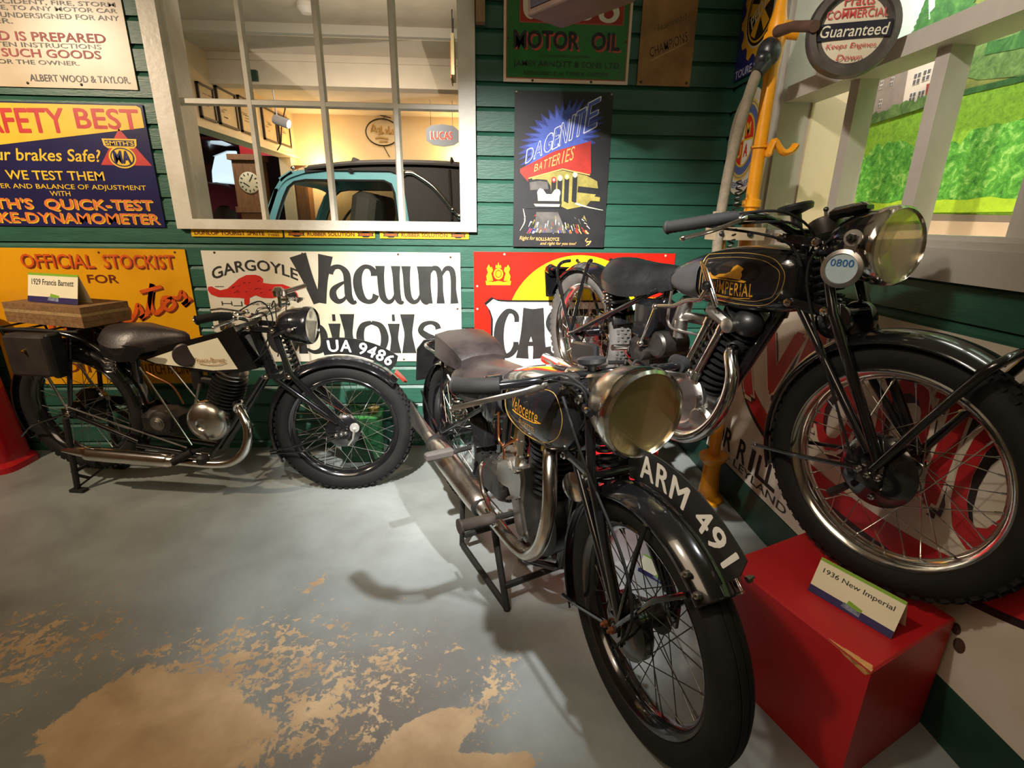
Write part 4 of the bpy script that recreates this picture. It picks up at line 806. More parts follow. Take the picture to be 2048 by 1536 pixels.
MU = [mat('mural_sky', sr(170,188,180), .8, var=.08, vscale=3), foliage('mural_hill', sr(84,92,40), sr(116,126,54), sr(140,146,74), 9), foliage('mural_meadow', sr(104,150,34), sr(132,182,44), sr(156,200,60), 60),
      foliage('mural_hedge', sr(40,104,30), sr(90,170,52), sr(186,232,124), 34, 2), foliage('mural_tree', sr(26,70,28), sr(46,100,40), sr(80,130,60), 26, 4), mat('mural_stone', sr(128,116,108), .8, var=.12, vscale=30), mat('mural_render', sr(196,184,170), .8, var=.06),
      mat('mural_slate', sr(104,90,86), .8, var=.1, vscale=40), mat('mural_door', sr(140,60,44), .8), mat('mural_window', sr(88,84,84), .8), mat('mural_road', sr(120,108,96), .8, var=.1, vscale=12), mat('mural_verge', sr(168,204,40), .8, var=.15, vscale=40), mat('mural_pavement', sr(196,172,148), .8, var=.06), foliage('mural_shrub', sr(50,84,34), sr(86,118,56), sr(120,150,84), 30, 6), mat('mural_grey_sash', sr(212,206,200), .8)]
o = MB().box(0,2.52,-.004,0,1.262,2.56); o = o.build('mural', MU[0], loc=(MUX,MY0,0), rot=(0,0,-pi/2), smooth=False); tag(o, 'painted country view with green hedge and white house behind the side window', 'mural')
P_ = MB(); q = lambda L: [(MY0-y, z) for y, z in L]
def wav(y0, y1, z0, z1, amp, n, f): # bumpy top edge from y0 to y1
    return [(y0+(y1-y0)*i/n, z0+(z1-z0)*i/n+amp*(random.random()-.3)+(f(i/n) if f else 0)) for i in range(n+1)]
def F(poly, mi, lay): P_.flat(q(poly), mi, lay, -.004)
F([(2.30,1.26),(2.30,1.90),(2.0,2.01),(1.7,2.04),(1.2,2.02),(.4,2.05),(-.2,2.02),(-.2,1.26)], 1, 1)
F(wav(1.95,-.2,1.93,2.06,.06,40,None)+[(-.2,1.70),(1.62,1.73),(1.80,1.76),(1.90,1.80)], 13, 2)
F(wav(1.80,-.2,1.86,1.96,.05,40,None)+[(-.2,1.78),(1.62,1.81),(1.80,1.83)], 4, 3)
F([(2.30,1.30),(2.30,1.715),(1.94,1.714),(1.86,1.737),(1.65,1.731),(1.2,1.74),(-.2,1.76),(-.2,1.30)], 2, 4)
F([(1.90,1.724),(1.65,1.718),(1.0,1.73),(1.0,1.748),(1.65,1.736),(1.88,1.742)], 4, 5)
# house
F([(2.30,1.715),(2.30,1.885),(2.255,1.905),(2.184,1.921),(2.119,1.884),(2.106,1.73)], 5, 5); F([(2.184,1.921),(2.119,1.884),(1.93,1.894),(1.93,1.945),(2.10,1.945)], 7, 6)
F([(2.119,1.884),(2.106,1.73),(1.93,1.735),(1.93,1.894)], 6, 5)
F([(2.01,1.795),(1.985,1.793),(1.976,1.742),(2.002,1.744)], 8, 6)
for y, z, w, h in ((2.080,1.805,.035,.040),(2.038,1.808,.035,.038),(2.08,1.748,.030,.032),(2.04,1.748,.03,.03),(1.965,1.81,.03,.036),(2.255,1.83,.018,.03),(2.20,1.83,.018,.03),(2.24,1.76,.018,.03)):
    F([(y,z),(y-w,z),(y-w,z+h),(y,z+h)], 14, 6)
    for a in (0,.5):
        for c in (0,.5): F([(y-w*(a+.06),z+h*(c+.06)),(y-w*(a+.44),z+h*(c+.06)),(y-w*(a+.44),z+h*(c+.44)),(y-w*(a+.06),z+h*(c+.44))], 9, 7)
F(wav(2.30,1.93,1.735,1.752,.02,26,None)+[(1.90,1.72),(2.30,1.70)], 13, 8)
F([(2.30,1.36)]+wav(2.30,-.2,1.555,1.58,.03,90,lambda t: .055*max(0,sin(t*21))*(1 if t < .3 else .7)+(.05 if t > .2 else 0))+[(-.2,1.36)], 3, 6)
F([(2.30,1.385)]+wav(2.30,-.2,1.385,1.385,.012,60,None)+[(-.2,1.335),(2.30,1.348)], 11, 9)
F([(2.30,1.26),(2.30,1.352),(1.9,1.342),(1.5,1.333),(-.2,1.325),(-.2,1.26)], 10, 10)
F([(2.0,1.26),(1.84,1.318),(1.5,1.312),(-.2,1.31),(-.2,1.26)], 12, 11)
for y, h, w in ((2.105,2.11,.04),(2.245,2.06,.03),(2.01,2.22,.075),(1.93,2.12,.05),(1.78,2.18,.06),(1.6,2.3,.09),(1.35,2.2,.07)):
    zb = 1.99; tri = [(y+w,zb)]; 
    for i in range(7): t = (i+.5)/7; tri += [(y+w*(1-t)*1.12,zb+(h-zb)*t),(y+w*(1-t)*.8,zb+(h-zb)*(t+.05))]
    tri += [(y,h+.02)]
    for i in reversed(range(7)): t = (i+.5)/7; tri += [(y-w*(1-t)*.8,zb+(h-zb)*(t+.05)),(y-w*(1-t)*1.12,zb+(h-zb)*t)]
    F(tri+[(y-w,zb)], 4, 4)
P_.build('painting', MU, o, smooth=False)
# ------------------------------------------------------------------ yellow hand petrol pump by the corner
PY = mat('pump_yellow', sr(226,150,20), .35, 0, .3, var=.12, vscale=12); px, py = 1.10, 2.13
pm = empty('petrol_pump', 'tall yellow hand petrol pump with grey hose by the white casing', 'pump', (px,py,0))
m = MB().lathe((0,0,0), (0,0,1), [(.0,.0),(.085,.0),(.085,.016),(.060,.035),(.050,.12),(.046,.20),(.078,.232),(.080,.244),(.030,.25),(0,.25)], 24, sx=.8); m.build('pump_foot', PY, pm)
m = MB().lathe((0,0,.24), (0,0,1), [(.0,0),(.026,0),(.026,1.12),(.036,1.125),(.036,1.15),(.026,1.155),(.025,1.62),(.034,1.70),(.034,1.76),(.024,1.80),(.016,1.86),(0,1.86)], 20); m.bar((0,0,1.99),(.07,-.03,1.975),.030,12).bar((.0,0,1.97),(-.035,-.03,1.95),.028,12); m.build('standpipe', PY, pm)
m = MB().tube(spline([(.02,-.03,1.55),(.035,-.035,1.605),(.055,-.04,1.585),(.075,-.045,1.565),(.10,-.05,1.57),(.118,-.05,1.595)],5), [.012]+[.022]*24+[.007], 10, flat=.6); m.tube([(.029*cos(2*pi*i/16),.029*sin(2*pi*i/16),1.588) for i in range(16)], .006, 6, closed=True); m.build('hose_hook', PY, pm)
m = MB().ball((-.035,-.03,1.905),(.042,.042,.050),16); m.ball((-.062,-.045,1.88),(.03,.03,.026),14); m.tube([(-.05,-.04,1.87),(-.08,-.05,1.83)], [.03,.024], 12); m.build('swivel_joint', mat('black_tape', (.016,.016,.018), .35, var=.5, vscale=30), pm)
m = MB().tube(spline([(-.070,-.045,1.845),(-.088,-.05,1.80),(-.112,-.05,1.68),(-.132,-.05,1.54),(-.142,-.05,1.40),(-.145,-.05,1.27),(-.13,-.05,1.0),(-.11,-.04,.7),(-.09,0,.45)],6), [.018]*4+[.020]*45, 12); m.build('hose', mat('grey_fabric_hose', sr(122,110,92), .8, var=.2, vscale=40, bump=.3, bscale=200), pm)
m = MB(); m.box(-.165,.045,-.06,.03,1.235,1.285); m.box(-.165,.045,-.06,-.02,1.30,1.345); m.build('clamp_block', mat('worn_grey_paint', sr(156,138,112), .5, var=.2, vscale=16), pm, smooth=False)
MB().lathe((-.115,-.02,.55), (0,0,1), [(0,0),(.018,0),(.018,.72),(0,.72)], 14).build('side_pipe', PY, pm)
m = MB(); pts = []
for i in range(90): t = i/89; pts.append((-.085+.012*cos(i*.9),-.05+.012*sin(i*.9),1.20+.26*t))
m.tube(pts, .0035, 5); m.build('spring', DARKSTEEL, pm)
for z in (1.26,): 
    for x in (-.14,-.02): MB().ball((x,-.064,z),.012,10).build('bolt', LETBLACK, pm)
# globe sign on its arm
gl = empty('globe_sign', 'round metal framed COMMERCIAL Guaranteed sign held on the pump arm', 'sign', (1.122,1.72,1.857), .0)
ga = Matrix.Rotation(-.30, 3, 'Z')
m = MB().lathe((0,0,0), ga@V((0,-1,0)), [(.102,.012),(.104,.024),(.122,.022),(.128,.0),(.122,-.022),(.104,-.03),(.0,-.034)], 48); m.build('ring_frame', mat('pewter', sr(104,98,94), .42, .7, var=.25, vscale=14), gl)
A_ = [mat('globe_face', sr(206,194,172), .4, var=.08, vscale=9), mat('globe_red', sr(190,70,70), .5), mat('globe_black', sr(36,34,46), .4), mat('globe_cream', sr(214,206,186), .5)]
MB().lathe((0,0,0), ga@V((0,-1,0)), [(.104,.010),(.07,.014),(.0,.016)], 48).build('globe_face', A_[0], gl)
m = MB(); u_ = ga@V((1,0,0)); n_ = ga@V((0,-1,0)); tilt = lambda x, z: (x, z)
def G3(lay): return lambda x, z: tuple(u_*x+V((0,0,z))+n_*(.0168+.0008*lay))
band = [(-.099,.018),(.099,.022),(.099,-.022),(-.097,-.026)]; m.add([G3(1)(*p) for p in band], [(0,1,2,3)], 2)
m.text('Pratts', -.040,.062,.040,.090, 1, bold=.02, map3=G3(1)); m.add([G3(1)(*p) for p in ((-.042,.056),(.042,.058),(.042,.055),(-.042,.053))], [(0,1,2,3)], 1)
m.text('COMMERCIAL', -.082,.030,.082,.052, 1, bold=.025, map3=G3(1)); m.text('Guaranteed', -.092,-.018,.092,.014, 3, bold=.02, shear=.15, map3=G3(2)); m.text('Keeps Engines', -.070,-.052,.066,-.034, 1, shear=.2, map3=G3(1)); m.text('Down', -.036,-.080,.034,-.064, 1, shear=.2, map3=G3(1))
m.build('lettering', A_, gl, smooth=False)
m = MB().tube([(-.12,.0,.01),(-.10,.16,.06),(-.062,.325,.098)], [.016,.016,.02], 12); m.build('arm', mat('rusty_arm', sr(96,70,60), .6, .3, var=.3), gl)
# wooden loudspeaker box under the ceiling
sp_ = empty('wooden_box', 'dark wooden cased box hung from the ceiling in front of the motor oil sign', 'box', (.335,2.10,2.0))
m = MB(); c = V((0,0,0)); ang = .46
ang = -.91; Rz = Matrix.Rotation(ang, 3, 'Z'); m.obox((.006,-.05,.19), (.34,.18,.38), Rz, 0, .004)
BRN = mat('brown_cased_wood', sr(92,70,56), .55, var=.3, vscale=9, stretch=(1,1,5)); m.build('case', BRN, sp_, smooth=False)
m = MB(); m.obox(V((.006,-.05,.19))+Rz@V((0,-.091,0)), (.30,.006,.34), Rz); m.build('grille_cloth', mat('grille_dark', sr(44,38,40), .8), sp_, smooth=False)
m = MB().bar((0,-.05,.38),(0,-.05,.72),.012,10); m.build('hanger', IRON, sp_)
# ------------------------------------------------------------------ plinths and cards
RED = mat('plinth_red', sr(176,26,30), .42, var=.10, vscale=4, bump=.08, bscale=120); CHIP = mat('bare_chipboard', sr(190,140,80), .7, var=.2, vscale=40)
def plinth(corners, h, label):
    c = sum((V((*p,0)) for p in corners), V())/4; m = MB(); n = 4; b = .006
    inn = [V((*p,0))+(c-V((*p,0))).normalized()*b for p in corners]
    m.loft([[V((p[0],p[1],z)) for p in (corners if k == 0 else [(v.x,v.y) for v in inn])] for z, k in ((0,0),(h-b,0),(h,1))])
    m.v = [(x-c.x, y-c.y, z) for x, y, z in m.v]; o = m.build('plinth', RED, loc=c, smooth=False); fixn(o)
    return tag(o, label, 'plinth', None), c
PH = .3595
o, c = plinth([(.712,1.208),(.854,.816),(1.188,.962),(1.045,1.345)], PH, 'red painted display plinth at lower right under the front wheel, chipped front edge')
m = MB(); e0, e1 = V((.712,1.208,PH)), V((.854,.816,PH)); d = (e1-e0).normalized(); s_ = V((d.y,-d.x,0))
for t, l, w in ((.985,.012,.010),(.94,.05,.020),(.88,.05,.015),(.83,.04,.007),(.79,.03,.004)):
    p = e0.lerp(e1, t); m.add([p+d*l*.5-c+V((0,0,.0006))-s_*-.001, p-d*l*.5-c+V((0,0,.0006)), p-d*l*.3-s_*w*.6-c+V((0,0,.0008)), p+d*l*.3-s_*w-c+V((0,0,.0008))], [(0,1,2,3)])
    q_ = s_*.0012; m.add([p+d*l*.5-c+q_+V((0,0,-.004)), p-d*l*.5-c+q_+V((0,0,-.004)), p-d*l*.2+q_-c-V((0,0,.014*w/.02)), p+d*l*.3+q_-c-V((0,0,.018*w/.02))], [(0,1,2,3)])
m.build('paint_chip', CHIP, o, smooth=False)
plinth([(.22,2.10),(.80,2.06),(.84,2.76),(.26,2.78)], .446, 'red painted display plinth against the back wall under the rear wheel')
CARD = mat('card_stock', sr(226,218,186), .55, var=.04); CG = mat('card_green', sr(122,166,40), .5); CN = mat('card_navy', sr(44,36,84), .5); CPH = mat('card_photo', sr(120,130,150), .5, var=.6, vscale=60)
def tent(p0, p1, h, text, label, lean=.42, k=1.0):
    """folded card: front foot edge p0 -> p1 (left to right as read), leaning back"""
    p0, p1 = V(p0), V(p1); u = (p1-p0); L = u.length; u.normalize(); b = V((-u.y,u.x,0))  # b points away from the reader
    o = empty('tent_card', label, 'card', (p0+p1)/2, atan2(u.y,u.x)); th = .0008; up = V((0,sin(lean),cos(lean)))
    m = MB(); a, d = V((-L/2,0,.001)), V((L/2,0,.001)); H = up*h; back = V((0,2*h*sin(lean),0)); nn = V((0,-cos(lean),sin(lean)))
    m.add([a,d,d+H,a+H, a-nn*th,d-nn*th,d+H-nn*th,a+H-nn*th], [(0,1,2,3),(7,6,5,4),(0,4,5,1),(0,3,7,4),(1,5,6,2)]); m.add([a+back,d+back,d+H,a+H, a+back+V((0,th,th)),d+back+V((0,th,th))], [(1,0,3,2),(4,5,2,3)])
    m.build('folded_card', CARD, o, smooth=False)
    m = MB(); M3 = lambda lay: (lambda x, z: tuple(V((x,0,.001))+up*z+nn*(.0004*lay)))
    R_ = lambda x0,x1,z0,z1,mi,lay: m.add([M3(lay)(x,z) for x, z in ((x0,z0),(x1,z0),(x1,z1),(x0,z1))], [(0,1,2,3)], mi)
    R_(-L/2,L/2,h*.92,h,1,1); R_(-L/2,L/2,0,h*.20,2,1); m.add([M3(2)(x*L,z*h) for x, z in ((-.05,.12),(.12,.10),(.14,.26),(-.03,.32))], [(0,1,2,3)], 1); m.add([M3(3)(x*L,z*h) for x, z in ((-.09,.08),(.13,.06),(.13,.18),(.02,.19),(-.07,.22))], [(0,1,2,3,4)], 3)
    if text: m.text(text, -L*.42,h*.60,L*.42,h*.60+L*.085, 0, bold=.012, map3=M3(2))
    m.build('printing', [INK, CG, CN, CPH], o, smooth=False); return o
tent((.872,1.075,PH),(.968,.902,PH),.098,'1936 New Imperial','folded white card dated 1936 on the front red plinth', .40)
# cork slabs on the carrier
cb = empty('cork_slab_stack', 'stack of brown cork slabs carried on the rear rack of the left motorcycle', 'slabs', (-1.783,2.326,.817), radians(161))
CORK = mat('cork_board', sr(124,90,54), .85, var=.35, vscale=45, bump=.5, bscale=120); CORKL = mat('pale_cork_edge', sr(158,128,84), .85, var=.3, vscale=60, bump=.4, bscale=120)
for z0, z1, i in ((0,.026,0),(.027,.048,0),(.049,.064,1),(.065,.092,0)):
    mb = MB().box(.0,.489,-.22,0,z0,z1); mb.build('slab', [CORK,CORKL][i], cb, smooth=False)
tent((-2.14,2.50,.910),(-1.84,2.395,.910),.135,'1929 Francis Barnett','folded white card dated 1929 standing on the cork slabs', .25)
tent((.600,1.62,.001),(.70,1.50,.001),.07,'','small folded card lying on the floor behind the centre front wheel', .5)
# green petrol can
pc = empty('petrol_can', 'dark green two gallon petrol can with brass cap behind the left front wheel', 'can', (-.675,2.66,0), .06)
m = MB().obox((0,0,.13), (.23,.15,.26), None, 0, .012); m.build('can_body', mat('can_green', sr(18,58,30), .35, var=.25, vscale=9), pc)
m = MB().obox((0,0,.265), (.22,.14,.02), None, 0, .006); m.tube(spline([(-.09,0,.27),(-.08,0,.31),(-.02,0,.315),(0,0,.27)],5), .008, 8); m.build('can_top', mat('can_green_lit', sr(50,116,56), .4, var=.2), pc)  # lighter green than the shaded body paints in light falling on the top
MB().lathe((.065,0,.27), (0,0,1), [(0,0),(.026,0),(.026,.02),(.034,.022),(.034,.036),(.012,.04),(.012,.05),(0,.05)], 18).build('cap', BRASS, pc)
# drip tray and red moulded stand
m = MB().lathe((.225,1.775,0), (0,0,1), [(0,.002),(.085,.002),(.10,.022),(.105,.022),(.09,.0),(0,.0)], 32, sx=.7); fixn(m.build('drip_tray', mat('oily_tray', sr(46,32,26), .4, .3, var=.4, vscale=10))); tag(S.objects['drip_tray'], 'oily dark drip tray on the floor under the centre engine', 'tray')
rs = empty('moulded_stand', 'glossy red moulded stand at the left edge behind the rear wheel', 'stand', (-2.75,2.62,0))
GR = mat('glossy_red_plastic', sr(176,8,26), .25, 0, .4)
m = MB(); rings = []
for z, w, d in ((0,.27,.14),(.03,.265,.14),(.05,.24,.125),(.4,.215,.11),(.72,.20,.10),(.80,.235,.115),(.86,.22,.105),(.885,.17,.08)):
    rings.append([V((w*(abs(cos(t))**.5)*(1 if cos(t)>0 else -1), d*(abs(sin(t))**.5)*(1 if sin(t)>0 else -1), z)) for t in [2*pi*k/32 for k in range(32)]])
m.loft(rings); m.build('stand_body', GR, rs)
m = MB().tube(spline([(.05,-.125,.05),(.06,-.115,.3),(.05,-.105,.6),(.04,-.10,.72)],6), [.03]*9+[.022]*10, 10); m.build('rib', GR, rs)
# ------------------------------------------------------------------ motorcycles (local: x forward, -y the right-hand side, z up)
def P(x, r, z): return V((x, -r, z))
def both(f):
    for s in (1,-1): f(s)
def turn(mb, a, cx):
    if a: c, s = cos(a), sin(a); mb.v = [(cx+(x-cx)*c-y*s, (x-cx)*s+y*c, z) for x, y, z in mb.v]
    return mb
def unit_spoke(L):
    return MB().bar((0,0,0),(0,0,L),.0014,6).bar((0,0,L-.016),(0,0,L),.0028,6)
def wheel(root, c, R, steer=0, cx=0, rim=CHROME, tyre=RUBBER, spoke=CHROME, tread='block', drum=.085, dside=1, n=36, hub=BLACK, w=.044):
    """rim is the part; tyre, hub, spokes are its sub-parts. Everything built about the wheel centre"""
    M = Matrix.Rotation(steer,4,'Z'); ctr = V((cx,0,0))+M@(V(c)-V((cx,0,0)))
    m = MB().lathe((0,0,0), (0,1,0), [(R-.070,-.034),(R-.074,-.037),(R-.080,-.034),(R-.088,-.026),(R-.098,-.012),(R-.100,0),(R-.098,.012),(R-.088,.026),(R-.080,.034),(R-.074,.037),(R-.070,.034),(R-.078,.024),(R-.090,0),(R-.078,-.024)], 72, closedprof=True)
    ro = fixn(m.build('wheel', rim, root, loc=ctr, rot=(0,0,steer)))
    pr = [(R-.074,-.030),(R-.066,-w*.86),(R-.050,-w),(R-.030,-w*.98),(R-.014,-w*.80),(R-.005,-w*.52)]
    if tread == 'rib':
        cr = []
        for q in (-.40,-.22,-.04): cr += [(R-.002,-w*abs(q) if q < 0 else w*q),(R-.001,w*(q+.13)),(R-.006,w*(q+.145)),(R-.006,w*(q+.165))]
        pr += [(R-.003,-w*.42),(R-.002,-w*.26),(R-.007,-w*.24),(R-.007,-w*.20),(R-.001,-w*.18),(R,-w*.02),(R,w*.02),(R-.001,w*.18),(R-.007,w*.20),(R-.007,w*.24),(R-.002,w*.26),(R-.003,w*.42)]
    else: pr += [(R-.002,-w*.25),(R-.001,0),(R-.002,w*.25)]
    pr += [(R-.005,w*.52),(R-.014,w*.80),(R-.030,w*.98),(R-.050,w),(R-.066,w*.86),(R-.074,.030)]
    pr += [(R-.078,.022),(R-.080,0),(R-.078,-.022)]; t = MB().lathe((0,0,0), (0,1,0), pr, 96, closedprof=True)
    if tread == 'block':
        N = 62
        for i in range(N):
            for row, (yy, rr, off, tl) in enumerate(((-.030,R-.010,0,-.75),(-.0155,R-.0022,.5,-.3),(0,R-.0005,0,0),(.0155,R-.0022,.5,.3),(.030,R-.010,0,.75))):
                a = 2*pi*(i+off)/N; B = Matrix.Rotation(-a,3,'Y'); rx = Matrix.Rotation(tl,3,'Z')
                M3 = B @ Matrix(((cos(tl),-sin(tl) if False else 0,0),(0,1,0),(0,0,1))) if False else B @ Matrix.Rotation(tl if False else 0,3,'Z')
                t.obox(B@V((rr+.001,yy,0)), (.009,.0115,.020), B)
    fixn(t.build('tyre', tyre, ro))
    h = MB().lathe((0,0,0), (0,1,0), [(0,-.075),(.014,-.075),(.014,-.052),(.046,-.050),(.046,-.038),(.026,-.036),(.024,0),(.026,.036),(.046,.038),(.046,.050),(.014,.052),(.014,.075),(0,.075)], 28); h.build('hub', hub, ro)
    if drum:
        d = MB().lathe((0,0,0), (0,-dside,0), [(0,.028),(drum,.028),(drum+.006,.034),(drum+.006,.060),(drum,.064),(drum*.8,.072),(drum*.35,.080),(.02,.082),(.02,.094),(0,.094)], 40); d.build('brake_drum', BLACK, ro)
    me = None; rr = R-.098
    for i in range(n):
        side = 1 if i % 2 else -1; k = 1 if (i//2) % 2 else -1; a = 2*pi*i/n
        hr = (drum+.004) if (drum and side == -dside) else .042
        p = V((hr*cos(a+k*1.0), side*.040, hr*sin(a+k*1.0))); q = V((rr*cos(a), side*.006, rr*sin(a))); L = (q-p).length
        key = round(L,4)
        if me is None: me = {}
        if key not in me:
            so = unit_spoke(L).build('spoke', spoke, ro); me[key] = so
        else:
            so = me[key].copy(); S.collection.objects.link(so); so.parent = ro
        so.matrix_basis = Matrix.Translation(p) @ (q-p).to_track_quat('Z','Y').to_matrix().to_4x4()
    return ro
def guard(root, c, R, a0, a1, w, steer=0, cx=0, m=BLACK, crown=.020, valance=.0, bead=True, name='mudguard'):
    pr = []
    for i in range(9): y = -w/2+w*i/8; pr.append((-crown*(2*y/w)**2, y))
    if valance: pr = [(-crown-valance,-w/2-.002)]+pr+[(-crown-valance,w/2+.002)]
    prof = pr+[(d-.003, y*.965) for d, y in reversed(pr)]
    mb = MB().arcsweep(c, R, a0, a1, prof, 44)
    if bead:
        for s in (-1,1):
            dz = -crown-valance; mb.tube([V((c[0]+(R+dz)*cos(a0+(a1-a0)*i/44), s*(w/2+.001), c[2]+(R+dz)*sin(a0+(a1-a0)*i/44))) for i in range(45)], .003, 6)
        for a in (a0, a1): mb.tube([V((c[0]+(R+d)*cos(a), y, c[2]+(R+d)*sin(a))) for d, y in pr], .003, 6)
    return fixn(turn(mb, steer, cx).build(name, m, root))
def tub(root, name, m, pts, r, n=10, sp=0, steer=0, cx=0, label=None):
    q = spline([(*p,) for p in pts], sp) if sp else pts
    mb = MB().tube([V(p) for p in q], r, n); return turn(mb, steer, cx).build(name, m, root, label=label)
class Body:
    """bulging hollow shell lying along x: sections (x, zlo, zhi, halfwidth)"""
    def __init__(s, sec, e=2.6, n=36, k=4):
        s.sec = spline(sec, k); s.e = e; s.n = n
    def at(s, x):
        S_ = s.sec
        for a, b in zip(S_, S_[1:]):
            if a[0] <= x <= b[0]:
                t = (x-a[0])/max(b[0]-a[0],1e-6); return [a[i]+(b[i]-a[i])*t for i in range(4)]
        return S_[0] if x < S_[0][0] else S_[-1]
    def side(s, x, z):
        _, lo, hi, hw = s.at(x); v = abs((z-(lo+hi)/2)/((hi-lo)/2)); v = min(v,.999); return hw*(1-v**s.e)**(1/s.e)
    def on(s, x, z, eps=.001): return (x, -(s.side(x,z)+eps), z)
    def build(s, name, m, root):
        mb = MB(); rings = []
        for x, lo, hi, hw in s.sec:
            zc, hh = (lo+hi)/2, (hi-lo)/2; r = []
            for j in range(s.n):
                t = 2*pi*j/s.n; c, q = cos(t), sin(t)
                r.append(V((x, hw*abs(c)**(2/s.e)*(1 if c > 0 else -1), zc+hh*abs(q)**(2/s.e)*(1 if q > 0 else -1))))
            rings.append(r)
        mb.loft(rings); return fixn(mb.build(name, m, root))
    def patch(s, root, name, m, poly, th=.008, nx=14):
        """pad on the right flank between the polygon's lower and upper edges; poly = [(x, zlo, zhi)]"""
        Q = spline(poly, 4); mb = MB(); rings = []
        for x, lo, hi in Q:
            zs = [lo+(hi-lo)*i/8 for i in range(9)]
            rings.append([V((x,-(s.side(x,z)+th*(1-abs(2*i/8-1)**4)),z)) for i, z in enumerate(zs)])
        mb.loft(rings, caps=False, closed=False); o = mb.build(name, m, root); return o
def stripe(body, root, name, m, pts, r=.0014, closed=True, k=6):
    q = spline(pts, k, closed); return MB().tube([V(body.on(x,z,.0006)) for x, z in q], r, 5, closed=closed).build(name, m, root)
def saddle(root, sec, m, name='saddle'):
    """sec: (x, halfwidth, ztop, zedge)"""
    Q = spline(sec, 4); mb = MB(); rings = []
    for x, hw, zt, ze in Q:
        r = []
        for j in range(17):
            u = -1+2*j/16; r.append(V((x, hw*u, ze+(zt-ze)*(1-abs(u)**3.0)-.006*(1-abs(u))*0)))
        for j in range(17):
            u = 1-2*j/16; r.append(V((x, hw*u*.93, ze-.042*(1 if abs(u) > .9 else .55))))
        rings.append(r)
    mb.loft(rings); return fixn(mb.build(name, m, root))
def coil(root, a, b, r, turns, wire, m, name='spring', steer=0, cx=0):
    a, b = V(a), V(b); ax = b-a; L = ax.length; ax.normalize(); X = ax.orthogonal().normalized(); Y = ax.cross(X); N = turns*14
    mb = MB().tube([a+ax*L*i/N+(X*cos(2*pi*i/14)+Y*sin(2*pi*i/14))*r for i in range(N+1)], wire, 6); return turn(mb, steer, cx).build(name, m, root)
REFL = mat('brassy_reflector', (.82,.68,.38), .34, 1)
def headlamp(root, c, d, R, depth, shell, rim, steer=0, cx=0, bulge=.25, face=None, refl=REFL):
    """shell is the part; rim, reflector, glass and bulb are its sub-parts"""
    d = V(d).normalized(); M = Matrix.Rotation(steer,3,'Z'); d = M@d; c = V((cx,0,0))+M@(V(c)-V((cx,0,0)))
    p = [(.001,-depth)]+[(R*.97*sin(t*pi/2)**.8, -depth*cos(t*pi/2)**.9) for t in (.1,.22,.36,.5,.64,.78,.9)]+[(R*.97,0),(R*.97,.012),(R*.93,.012),(R*.93,0)]
    q = [(R*.93*sin(t*pi/2)**.8, -(depth-.01)*cos(t*pi/2)**.9) for t in (.9,.6,.3,.1)]
    h = fixn(MB().lathe(c, d, p, 40).build('headlamp', shell, root))
    MB().lathe(c, d, [(R*.975,-.010),(R*1.03,-.006),(R*1.045,.010),(R*1.02,.024),(R*.955,.030),(R*.93,.026),(R*.93,.012)], 48).build('lamp_rim', rim, h)
    MB().lathe(c, d, [(R*.94,.016)]+[(R*.94*t, -depth*.72+depth*.72*t*t+.016*t) for t in (.9,.75,.6,.45,.3,.15,.02)], 40).build('reflector', refl, h)
    MB().ball(c-d*(depth*.30), (.010,.010,.014), 12).build('bulb', mat('bulb_glass', (.8,.78,.7), .1, 0), h)
    MB().lathe(c, d, [(R*.945*t, .024+R*bulge*(1-t*t)) for t in (1,.9,.75,.6,.45,.3,.15,.01)], 40).build('lamp_glass', glassy('lamp_glass_clear', (.97,.96,.92), .06), h)
    return h
def bars(root, right, m, grip_m, grip_from, steer=0, cx=0, lever=True, r=.0115, gr=.0165):
    """handlebar mirrored about the centre line; right = [(x, r, z)] from stem to the end"""
    q = spline(right, 6); full = [P(x,-rr,z) for x, rr, z in reversed(q)]+[P(x,rr,z) for x, rr, z in q]
    h = turn(MB().tube(full, r, 10), steer, cx).build('handlebar', m, root)
    k = int(len(q)*grip_from)
    for s in (1,-1):
        g = [P(x,s*rr,z) for x, rr, z in q[k:]]; e = g[-1]; dd = (g[-1]-g[-2]).normalized()
        mb = MB(); L = len(g); pts = []; rad = []
        for i in range(21):
            t = i/20*(L-1); a = int(min(t,L-2)); pts.append(g[a].lerp(g[a+1],t-a)); rad.append(gr+(.0012 if i % 2 else 0))
        mb.tube(pts+[e+dd*.004,e+dd*.008], rad+[gr+.0035,gr], 14); turn(mb, steer, cx).build('grip', grip_m, h)
        turn(MB().lathe(e+dd*.006, dd, [(0,0),(.013,0),(.013,.006),(0,.007)], 12), steer, cx).build('grip_end', CHROME, h)
        if lever:
            a = g[0]+V((.012,0,-.004)); b = g[len(g)//2]+V((.055,0,-.020)); c2 = e+V((.060,0,-.028))
            mb = MB().tube([V(p) for p in spline([tuple(a),tuple(a+V((.03,-s*.02,0))),tuple(b),tuple(c2)],5)], [.008]*5+[.006]*10+[.007], 8, flat=.55); mb.ball(a,.011,10); mb.ball(c2,.008,8); turn(mb, steer, cx).build('lever', CHROME, h)
    return h
